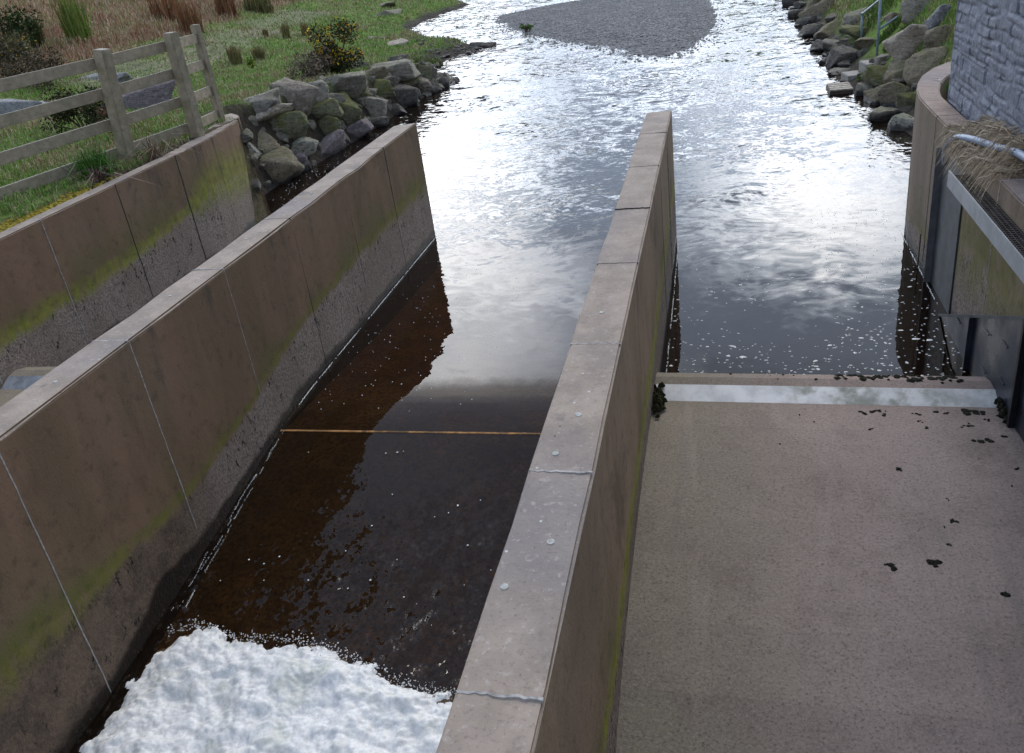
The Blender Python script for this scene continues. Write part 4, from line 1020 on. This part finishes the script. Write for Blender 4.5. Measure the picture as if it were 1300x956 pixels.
t=thing('handrail','blue-grey tubular handrail climbing the right bank beside the steps','handrail',(a0.x,a0.y,a0.z-.1))
bm=bmesh.new(); tube(bm,[a0-Vector((0,0,.3)),a1+Vector((0,0,.05))],.030); link('post',frombm(bm),M_rail,t,smooth=True)
bm=bmesh.new(); tube(bm,[b0-Vector((0,0,.3)),b1],.028); link('post',frombm(bm),M_rail,t,smooth=True)
mid=vtop(a0,38)
far=mid+Vector((2.6,.25,1.55)); 
def on_ray_at(u,v,x): d=ray(u,v); return Vector((0,0,CAM_Z))+d*(x/d.x)
far=on_ray_at(1161,7,a0.x+1.25); far2=on_ray_at(1120,-3,b1.x+.75)
bm=bmesh.new(); tube(bm,[mid,far,far+(far-mid)*.6],.030); link('rail',frombm(bm),M_rail,t,smooth=True)
bm=bmesh.new(); tube(bm,smooth_path([b1,b1+Vector((.02,.0,.0)),far2,far2+(far2-b1)*.8]),.028); link('rail',frombm(bm),M_rail,t,smooth=True)

# ------------------------------------------------------------------ gravel island
IS=[(633,25),(655,36),(700,48),(745,54),(790,59),(812,67),(850,68),(890,50),(910,25),(900,0)]
poly=[(hitz(u,v,.05).x,hitz(u,v,.05).y) for u,v in IS]+[(-1.5,49),(-4,52),(-7,52.5),(-9.7,51),(-11.6,48.5)]
def inside(x,y):
    c=False; n=len(poly); j=n-1; dm=1e9
    for i in range(n):
        xi,yi=poly[i]; xj,yj=poly[j]
        if (yi>y)!=(yj>y) and x<(xj-xi)*(y-yi)/(yj-yi)+xi: c=not c
        dx,dy=xj-xi,yj-yi; t=max(0,min(1,((x-xi)*dx+(y-yi)*dy)/(dx*dx+dy*dy))); dm=min(dm,math.hypot(x-xi-t*dx,y-yi-t*dy)); j=i
    return dm if c else -dm
def isz(x,y):
    d=inside(x,y)+noise.noise(Vector((x*.9,y*.9,0)))*.35+noise.noise(Vector((x*3,y*3,0)))*.15
    return max(-.1,min(.16,d*.10))+noise.noise(Vector((x*6,y*6,0)))*.02
def gravel():
    n=NT('gravel',.9,.25); v=n.vor(14,out='Color'); sp=n.N.new('ShaderNodeSeparateColor'); n.L.new(v,sp.inputs[0]); d=n.vor(14)
    c=n.mix(sp.outputs[0],(.10,.10,.105),(.27,.265,.26)); c=n.mix(n.mr(n.noise(1.2,4),.4,.7,0,.5),c,(.12,.115,.11)); return n.fin(c,n.bump(n.ma('SUBTRACT',1.0,d),.9,.06))
M_grav=gravel()
tag(link('gravel_island',grid(lin(-12.5,1,.12),lin(28,54,.16),isz),M_grav,origin=(-5,40,0),smooth=True),kind='structure')
VS=[];FS=[]
def pebble(x,y,z,r):
    o=len(VS); f=.6
    n=6
    VS.append((x,y,z+r*f)); 
    for k in range(n):
        a=2*math.pi*k/n+x; q=r*random.uniform(.75,1.2); VS.append((x+q*math.cos(a),y+q*math.sin(a),z+r*.15*random.random()))
    for k in range(n): FS.append((o,o+1+k,o+1+(k+1)%n))
k=0
while k<14000:
    x=random.uniform(-12,0.2); y=28+24*random.random()**1.3; d=inside(x,y)
    if d<-.6 or (d<0 and random.random()>.25): continue
    pebble(x,y,max(-.02,isz(x,y)),random.uniform(.025,.075)); k+=1
for k in range(500):   # stones breaking the riffle
    t=random.random()*8; j=int(t); x=poly[j][0]+(poly[j+1][0]-poly[j][0])*(t-j)+random.gauss(0,.5); y=poly[j][1]+(poly[j+1][1]-poly[j][1])*(t-j)+random.gauss(0,.7); pebble(x,y,-.01,random.uniform(.03,.09))
tag(link('gravel_stones',np_mesh('peb',VS,FS),RM['blue'] if 0 else simple('pebbles',(.19,.19,.19),.85,.3,0,.45,9)),'grey pebbles covering the gravel island in the river','gravel',kind='stuff')

# ------------------------------------------------------------------ timber fence
def wood():
    n=NT('weathered_timber',.85,.2)
    g=n.noise(1,5,.65,vec=n.scale((9,9,9))); st=n.noise(1,4,.6,vec=n.scale((40,3,40)))
    c=n.mix(n.mr(g,.35,.65),(.38,.32,.23),(.28,.235,.17)); c=n.mix(n.mr(st,.55,.75,0,.6),c,(.10,.085,.065))
    c=n.mix(n.mr(n.noise(2.2,4),.5,.7,0,.45),c,(.17,.17,.09)); c=n.mix(n.mr(n.nz,.6,.9,0,.55),c,(.42,.39,.35))
    return n.fin(c,n.bump(st,.5,.006))
M_wood=wood()
F=thing('timber_fence','weathered timber post-and-rail fence on top of the left retaining wall','fence',(-9.0,11.5,1.85))
P1=Vector((-9.07,11.50,0)); P2=Vector((-8.74,13.05,0)); P3=Vector((-8.98,14.25,0)); P0=Vector((-9.72,8.2,0)); Pm=Vector((-10.3,5.0,0))
def post(p,lean,h,wd=.17,dp=.15):
    bm=bmesh.new(); a=Vector((p.x,p.y,1.55)); b=Vector((p.x+lean[0],p.y+lean[1],h)); beam(bm,a,b,wd,dp,up=Vector((.24,.97,0)),bev=.012); link('post',frombm(bm),M_wood,F)
post(P1,(.19,0),3.55,.22,.17); post(P2,(.03,.0),3.56,.20,.17); post(P3,(.0,-.0),3.56,.15,.12); post(P0,(.03,0),3.52,.2,.17); post(Pm,(0,0),3.5,.2,.17)
def atz(p,lean,z): t=(z-1.55)/2.0; return Vector((p.x+lean[0]*t,p.y+lean[1]*t,z))
for zt in (3.42,2.98,2.52,2.08):
    z=zt-.06
    back=Vector((-.13,.03,0))
    for (A_,la,B_,lb) in ((Pm,(0,0),P0,(.03,0)),(P0,(.03,0),P1,(.19,0)),(P1,(.19,0),P2,(.03,0))):
        bm=bmesh.new(); beam(bm,atz(A_,la,z)+back,atz(B_,lb,z)+back+(Vector((0,.04,0))),.05,.165,bev=.006); link('rail',frombm(bm),M_wood,F)
    b2=Vector((-.02,-.10,0))*0+Vector((-.10,0,0))
    bm=bmesh.new(); beam(bm,atz(P2,(.03,0),z)+Vector((-.10,.07,0)),atz(P3,(0,0),z-.03)+Vector((-.02,.05,0)),.05,.165,bev=.006); link('rail',frombm(bm),M_wood,F)

# ------------------------------------------------------------------ vegetation
def blades(pts,hs,ws,cols,lean=.5,bend=.35):
    n=len(pts); pts=np.asarray(pts,'f'); hs=np.asarray(hs,'f')[:,None]; ws=np.asarray(ws,'f')[:,None]; cols=np.asarray(cols,'f')
    a=rng.uniform(0,2*np.pi,n); dr=np.stack([np.cos(a),np.sin(a),np.zeros(n)],1); b=rng.uniform(0,2*np.pi,n); sd_=np.stack([np.cos(b),np.sin(b),np.zeros(n)],1)
    ln=(np.abs(rng.normal(0,lean,n)))[:,None]; up=np.array([0,0,1.])
    p0=pts-sd_*ws/2-up*.02; p1=pts+sd_*ws/2-up*.02; m=pts+(up*.62+dr*ln*.30)*hs; p2=m+sd_*ws*.38; p3=m-sd_*ws*.38; tip=pts+(up*(1-bend*ln)+dr*ln)*hs
    V=np.stack([p0,p1,p2,p3,tip],1).reshape(-1,3); k=np.arange(n)*5
    F=np.concatenate([np.stack([k,k+1,k+2],1),np.stack([k,k+2,k+3],1),np.stack([k+3,k+2,k+4],1)])
    C=np.repeat(cols,5,0)
    return V,F,C
def mk_blades(name,pts,hs,ws,cols,lean=.5,mat=None,**k):
    V,F,C=blades(pts,hs,ws,cols,lean); return link(name,np_mesh(name,V,F,C),mat or M_blade,**k)
# meadow grass, thicker near the camera
P_=[];H_=[];W_=[];C_=[]
green=[(.17,.33,.06),(.13,.28,.05),(.22,.35,.075),(.26,.32,.11),(.36,.33,.18)]
dry=[(.42,.34,.21),(.36,.27,.16),(.48,.41,.28),(.32,.20,.12)]; red=[(.38,.21,.13),(.42,.28,.19),(.30,.16,.10),(.46,.36,.25),(.24,.22,.10)]
n=0; tries=0
RI=ROT.inverted()
while n<150000 and tries<1400000:
    tries+=1
    az=random.uniform(-52,18); r=11*(75/11)**random.random(); x=r*math.sin(R_(az)); y=r*math.cos(R_(az))
    q=RI@Vector((x,y,.9-CAM_Z)); u=650-FPX*q.x/q.z; v=433+FPX*q.y/q.z
    if u<-60 or u>1260 or v<-60 or v>430 or 640<u<980: continue
    xl=ip(y,LY,LX); xr=ip(y,RY,RX)
    if x<xl:
        if xl-x<(1.1 if y>14.4 else .10): continue
        if y<14.4 and xl-x<.5 and noise.noise(Vector((x*2,y*2,0)))>-.05: continue
    elif x>xr:
        if y<14 or x-xr<1.0: continue
        if noise.noise(Vector((x*.9,y*.9,7)))<-.15: continue
    else: continue
    z=gz(x,y)
    if z<.22: continue
    hth,p=zone(x,y); 
    if random.random()<p*.55: continue
    dist=math.hypot(x,y); f=random.random()
    wid=max(.012,dist*.00075)*random.uniform(.7,1.4)
    if f<hth:
        c=random.choice(red if noise.noise(Vector((x*.3,y*.3,1)))>-.05 else dry+red[:1]+green[3:4]); h=random.uniform(.16,.42)*(1.0+.6*noise.noise(Vector((x*.5,y*.5,3)))); 
    else:
        nn_=noise.noise(Vector((x*.45,y*.45,9)))+.5*noise.noise(Vector((x*1.7,y*1.7,2)))
        c=random.choice(green if random.random()>.18+.55*sm(nn_*1.6+.2) else dry); h=random.uniform(.05,.15)*(1+.5*sm(nn_))*(1.25 if x>0 else 1)
    m=random.uniform(.7,1.3); P_.append((x,y,z)); H_.append(h); W_.append(wid); C_.append([k*m for k in c]); n+=1
tag(mk_blades('meadow_grass',P_,H_,W_,C_,.55),'green grass and russet moor grass covering both banks','grass',kind='stuff')
# yellow-green moss along wall top edge
parts=[]
for k in range(420):
    y=random.choice([random.gauss(9.35,.55),random.gauss(8.3,.4)]); x=-8.62-abs(random.gauss(0,.10)); parts.append((x,y,1.86,random.uniform(.02,.05),random.uniform(.01,.035)))
tag(link('cushion_moss',lump_mesh(parts,7),simple('yellow_moss',(.24,.19,.03),.95,.1,0,.5,30),smooth=True),'mustard yellow moss along the top edge of the left retaining wall','moss',kind='stuff')

def tuft(name,u,v,hpx,wpx,n,pal,label,cat,lean=.35,group=None,pos=None,wmul=1.0,droop=0):
    p=pos or march(u,v); dist=(p-Vector((0,0,CAM_Z))).length; s_=dist/FPX
    P=[];H=[];W=[];C=[]
    for k in range(n):
        a=random.uniform(0,6.28); r=wpx*s_*.28*math.sqrt(random.random()); x=p.x+r*math.cos(a); y=p.y+r*math.sin(a)
        P.append((x,y,(gz(x,y) if not pos else p.z)-.02)); H.append(hpx*s_*random.uniform(.45,1.1)); W.append(max(.010,dist*.0008)*wmul); m=random.uniform(.6,1.35); c=random.choice(pal); C.append([q*m for q in c])
    return tag(mk_blades(name,P,H,W,C,lean),label,cat,group)
rushc=[(.16,.18,.06),(.26,.21,.10),(.32,.23,.13),(.20,.15,.08)]
RG='rush tufts in the left meadow'
for (u,v,h,w_,lab) in ((103,54,62,44,'tall bright green rush clump at the upper left beyond the fence'),(300,80,22,26,'brown rush tuft right of the last fence posts'),(365,50,20,14,'dark rush tuft on the meadow above the gorse, left one'),(388,44,16,14,'dark rush tuft on the meadow above the gorse, right one'),(338,47,10,9,'tiny dark rush tuft beside the gravel track'),(330,75,16,22,'thin brown rush tuft next to the pale yellow flowers'),(245,42,40,44,'russet rush clump behind the top of the last fence post'),(215,25,34,60,'russet rush clump near the top edge above the fence'),(330,14,26,60,'olive rush clump near the top edge right of the fence'),(290,20,34,40,'russet and olive rush clump between the two near the top edge'),(52,62,34,20,'sparse grey rush tuft left of the bright green clump'),(28,78,34,44,'grey-green rush tuft beside the yellow gorse at the left edge')):
    pal=[(.15,.24,.04),(.12,.19,.035),(.22,.22,.07)] if h>60 else ([(.25,.12,.06),(.20,.10,.05),(.30,.17,.09)] if 'russet' in lab else ([(.12,.14,.05),(.10,.11,.04),(.2,.15,.07)] if 'olive' in lab or 'grey' in lab else rushc))
    tuft('rush_tuft',u,v,h,w_,260,pal,lab,'rush tuft',.30,RG)
# green tufts and dead stems at the wall by the first post
tuft('grass_tuft',112,212,42,60,420,[(.07,.17,.03),(.10,.22,.04)],'lush green grass tuft at the foot of the first fence post','grass tuft',.8,pos=Vector((-9.0,10.7,1.86)))
tuft('grass_tuft',166,205,16,16,120,[(.07,.17,.03),(.10,.22,.04)],'small green grass tuft just right of the first fence post','grass tuft',.6,pos=Vector((-8.93,11.62,1.86)))
tuft('dead_stems',190,205,34,34,60,[(.36,.30,.22),(.25,.17,.12)],'dead pale stems lying on the wall top right of the first fence post','dead stems',1.6,pos=Vector((-8.68,11.75,1.86)),wmul=1.4)
tuft('dead_leaves',108,230,26,28,70,[(.20,.14,.12),(.14,.10,.09)],'brown withered leaves on the wall edge left of the first fence post','dead leaves',1.5,pos=Vector((-8.75,10.35,1.86)),wmul=2)
tuft('grass_tuft',1193,110,18,12,160,[(.07,.17,.03),(.11,.22,.04)],'green grass strip between the curved right wall and the building corner','grass tuft',.5,pos=Vector((2.86,12.0,1.82)))
# straw on the right wall
P=[];H=[];W=[];C=[]
st_c=[(.55,.43,.29),(.45,.34,.22),(.36,.27,.18),(.62,.50,.36)]
for k in range(1900):
    y=random.choice([random.gauss(9.35,.35),random.uniform(8.2,9.6)]); 
    if y>10.05: continue
    x=2.56+random.gauss(0,.06)
    z=1.86+random.random()*.08
    if random.random()<.35: y=random.uniform(8.3,9.5); x=2.66+random.gauss(0,.03); z=1.9+random.random()*.22
    P.append((x,y,z)); H.append(random.uniform(.12,.38)); W.append(.012); mm_=random.uniform(.6,1.2); C.append([q*mm_ for q in random.choice(st_c)])
P=np.array(P,'f'); n=len(P); ang=rng.normal(math.pi,1.5,n); dr=np.stack([np.cos(ang),np.sin(ang)*.9,rng.uniform(-.35,.2,n)],1); H=np.array(H,'f')[:,None]; W=np.array(W,'f')[:,None]
sdv=np.stack([np.zeros(n),np.ones(n),np.zeros(n)],1)*.7+np.array([0,0,.7]); mid_=P+dr*H*.55+np.array([0,0,.03]); tip=P+dr*H*1.0+np.array([0,0,-1])*H*rng.uniform(.2,.9,n)[:,None]
V=np.stack([P-sdv*W/2,P+sdv*W/2,mid_+sdv*W/2,mid_-sdv*W/2,tip],1).reshape(-1,3); k=np.arange(n)*5
Fq=np.concatenate([np.stack([k,k+1,k+2],1),np.stack([k,k+2,k+3],1),np.stack([k+3,k+2,k+4],1)])
tag(link('dead_straw',np_mesh('straw',V,Fq,np.repeat(np.array(C,'f'),5,0)),M_blade),'tangle of dead straw draped over the right wall and the steel post','straw',kind='stuff')
lp=[(2.62+random.gauss(0,.07),random.uniform(8.5,9.8),1.83,random.uniform(.04,.09),random.uniform(.03,.07)) for _ in range(160)]
tag(link('straw_core',lump_mesh(lp,9),simple('straw_matt',(.17,.12,.08),.95,.1,0,.5,30),smooth=True),'matted brown core of the straw pile on the right wall','straw',kind='stuff')

# bushes: leaf-clump shrubs
def bush(name,u,v,wpx,hpx,label,cat,leafpal,flower=None,n=2600,flow_n=260,pos=None,fl_size=1.0,zflo=.3):
    p=pos or march(u,v); dist=(p-Vector((0,0,CAM_Z))).length; s_=dist/FPX; rx=wpx*s_/2; h=hpx*s_
    t=thing(name,label,cat,p-Vector((0,0,.02)))
    clumps=[(random.uniform(-.62,.62)*rx,random.uniform(-.62,.62)*rx,h*random.uniform(.18,.80),random.uniform(.26,.46)*min(rx,h)) for _ in range(17)]
    def leaves(m,pal,size,zmin=0,out=False):
        V=[];F=[];C=[]
        for k in range(m):
            cx,cy,cz,cr=random.choice(clumps); d=Vector((random.gauss(0,1),random.gauss(0,1),random.gauss(0,1))).normalized()*cr*(random.random()**.4 if not out else random.uniform(.92,1.1))
            q=Vector((cx,cy,cz))+d
            if q.z<zmin*h: continue
            q=q+p; a=Vector((random.gauss(0,1),random.gauss(0,1),random.gauss(0,1))).normalized(); b=a.cross(Vector((random.gauss(0,1),random.gauss(0,1),random.gauss(0,1)))).normalized(); sz=size*random.uniform(.6,1.3)
            o=len(V); V+= [tuple(q-a*sz*.35),tuple(q+b*sz),tuple(q+a*sz*.35),tuple(q-b*sz*.6)]; F.append((o,o+1,o+2,o+3)); c=random.choice(pal); mm=random.uniform(.6,1.3); C+=[[x*mm for x in c]]*4
        return np_mesh('lv',V,F,C)
    link('foliage',leaves(n,leafpal,dist*.0022),M_blade,t)
    if flower: link('blossom',leaves(flow_n,flower,dist*.0018*fl_size,zflo,True),M_blade,t)
    bm=bmesh.new()
    for k in range(9):
        c=random.choice(clumps); tube(bm,smooth_path([p+Vector((random.gauss(0,.03),random.gauss(0,.03),-.05)),p+Vector((c[0]*.4,c[1]*.4,c[2]*.5)),p+Vector((c[0],c[1],c[2]))],4),dist*.0006,5)
    link('stem',frombm(bm),simple('stem_bark',(.09,.065,.045),.9,.1),t)
    return t
gl_=[(.035,.05,.018),(.05,.07,.02),(.022,.03,.014)]
bush('gorse_bush',430,98,62,66,'gorse bush with bright yellow blossom on the left bank above the boulders','bush',gl_+[(.10,.08,.05)],[(.70,.44,.02),(.60,.36,.02),(.78,.52,.04)],6000,1200,zflo=.28,fl_size=1.1)
bush('bramble_bush',398,104,70,34,'low brown leafless scrub at the foot of the yellow gorse bush','bush',[(.16,.12,.09),(.11,.08,.06),(.20,.16,.12)],None,1500)
bush('gorse_bush',10,66,80,42,'dark green gorse mound at the upper left edge of the meadow','bush',[(.02,.04,.012),(.03,.06,.018),(.05,.08,.02)],[(.45,.33,.04)],2600,16)
bush('gorse_bush',22,92,60,44,'thin grey gorse at the left edge with a few orange flowers, below the dark mound','bush',[(.05,.06,.03),(.10,.09,.05),(.13,.10,.07)],[(.60,.30,.02),(.55,.40,.03)],1500,46)
bush('heather_bush',110,170,72,60,'dark heather bush just behind the fence, left of the first post','bush',[(.035,.045,.018),(.05,.06,.022),(.09,.075,.035),(.025,.03,.015)],[(.5,.42,.03)],3200,8)
bush('heather_bush',150,178,30,44,'rust-brown dead heather beside the first fence post','bush',[(.15,.08,.05),(.20,.12,.08),(.10,.06,.04)],None,900)
bush('heather_bush',45,110,90,34,'brown tangled scrub behind the fence at the left edge','bush',[(.10,.08,.05),(.15,.11,.07),(.06,.055,.03)],None,2200)
bush('daffodil_clump',320,88,12,14,'pale yellow daffodil clump in the grass behind the left bank','flowers',[(.07,.15,.03)],[(.62,.56,.10)],120,60,fl_size=1.2,zflo=.2)
tuft('grass_tuft',545,84,12,60,700,[(.10,.22,.035),(.14,.20,.05),(.22,.17,.10)],'green grassy hummock above the tip of the left bank','grass tuft',.8)
bush('small_plant',668,38,20,6,'tiny green plant growing on the gravel island','plant',[(.10,.17,.04)],None,150,pos=Vector((hitz(668,38,.1))))
# grass on steep right bank
G=[(1120,14,34),(1130,40,26),(1140,50,24),(1108,12,30),(1095,100,10)]
for i,(u,v,w_) in enumerate(G):
    lab=('bright green grass patch at the top of the right bank behind the handrail','green grass patch right of the handrail post','green grass patch left of the big rounded tan boulder','green grass patch near the top edge left of the handrail post','small green tuft beside the concrete steps')[i]
    tuft('grass_tuft',u,v,9 if i<4 else 8,w_*2,700 if i<4 else 160,[(.09,.19,.03),(.12,.22,.045),(.16,.18,.06)],lab,'grass tuft',.7,group='grass patches on the right bank')
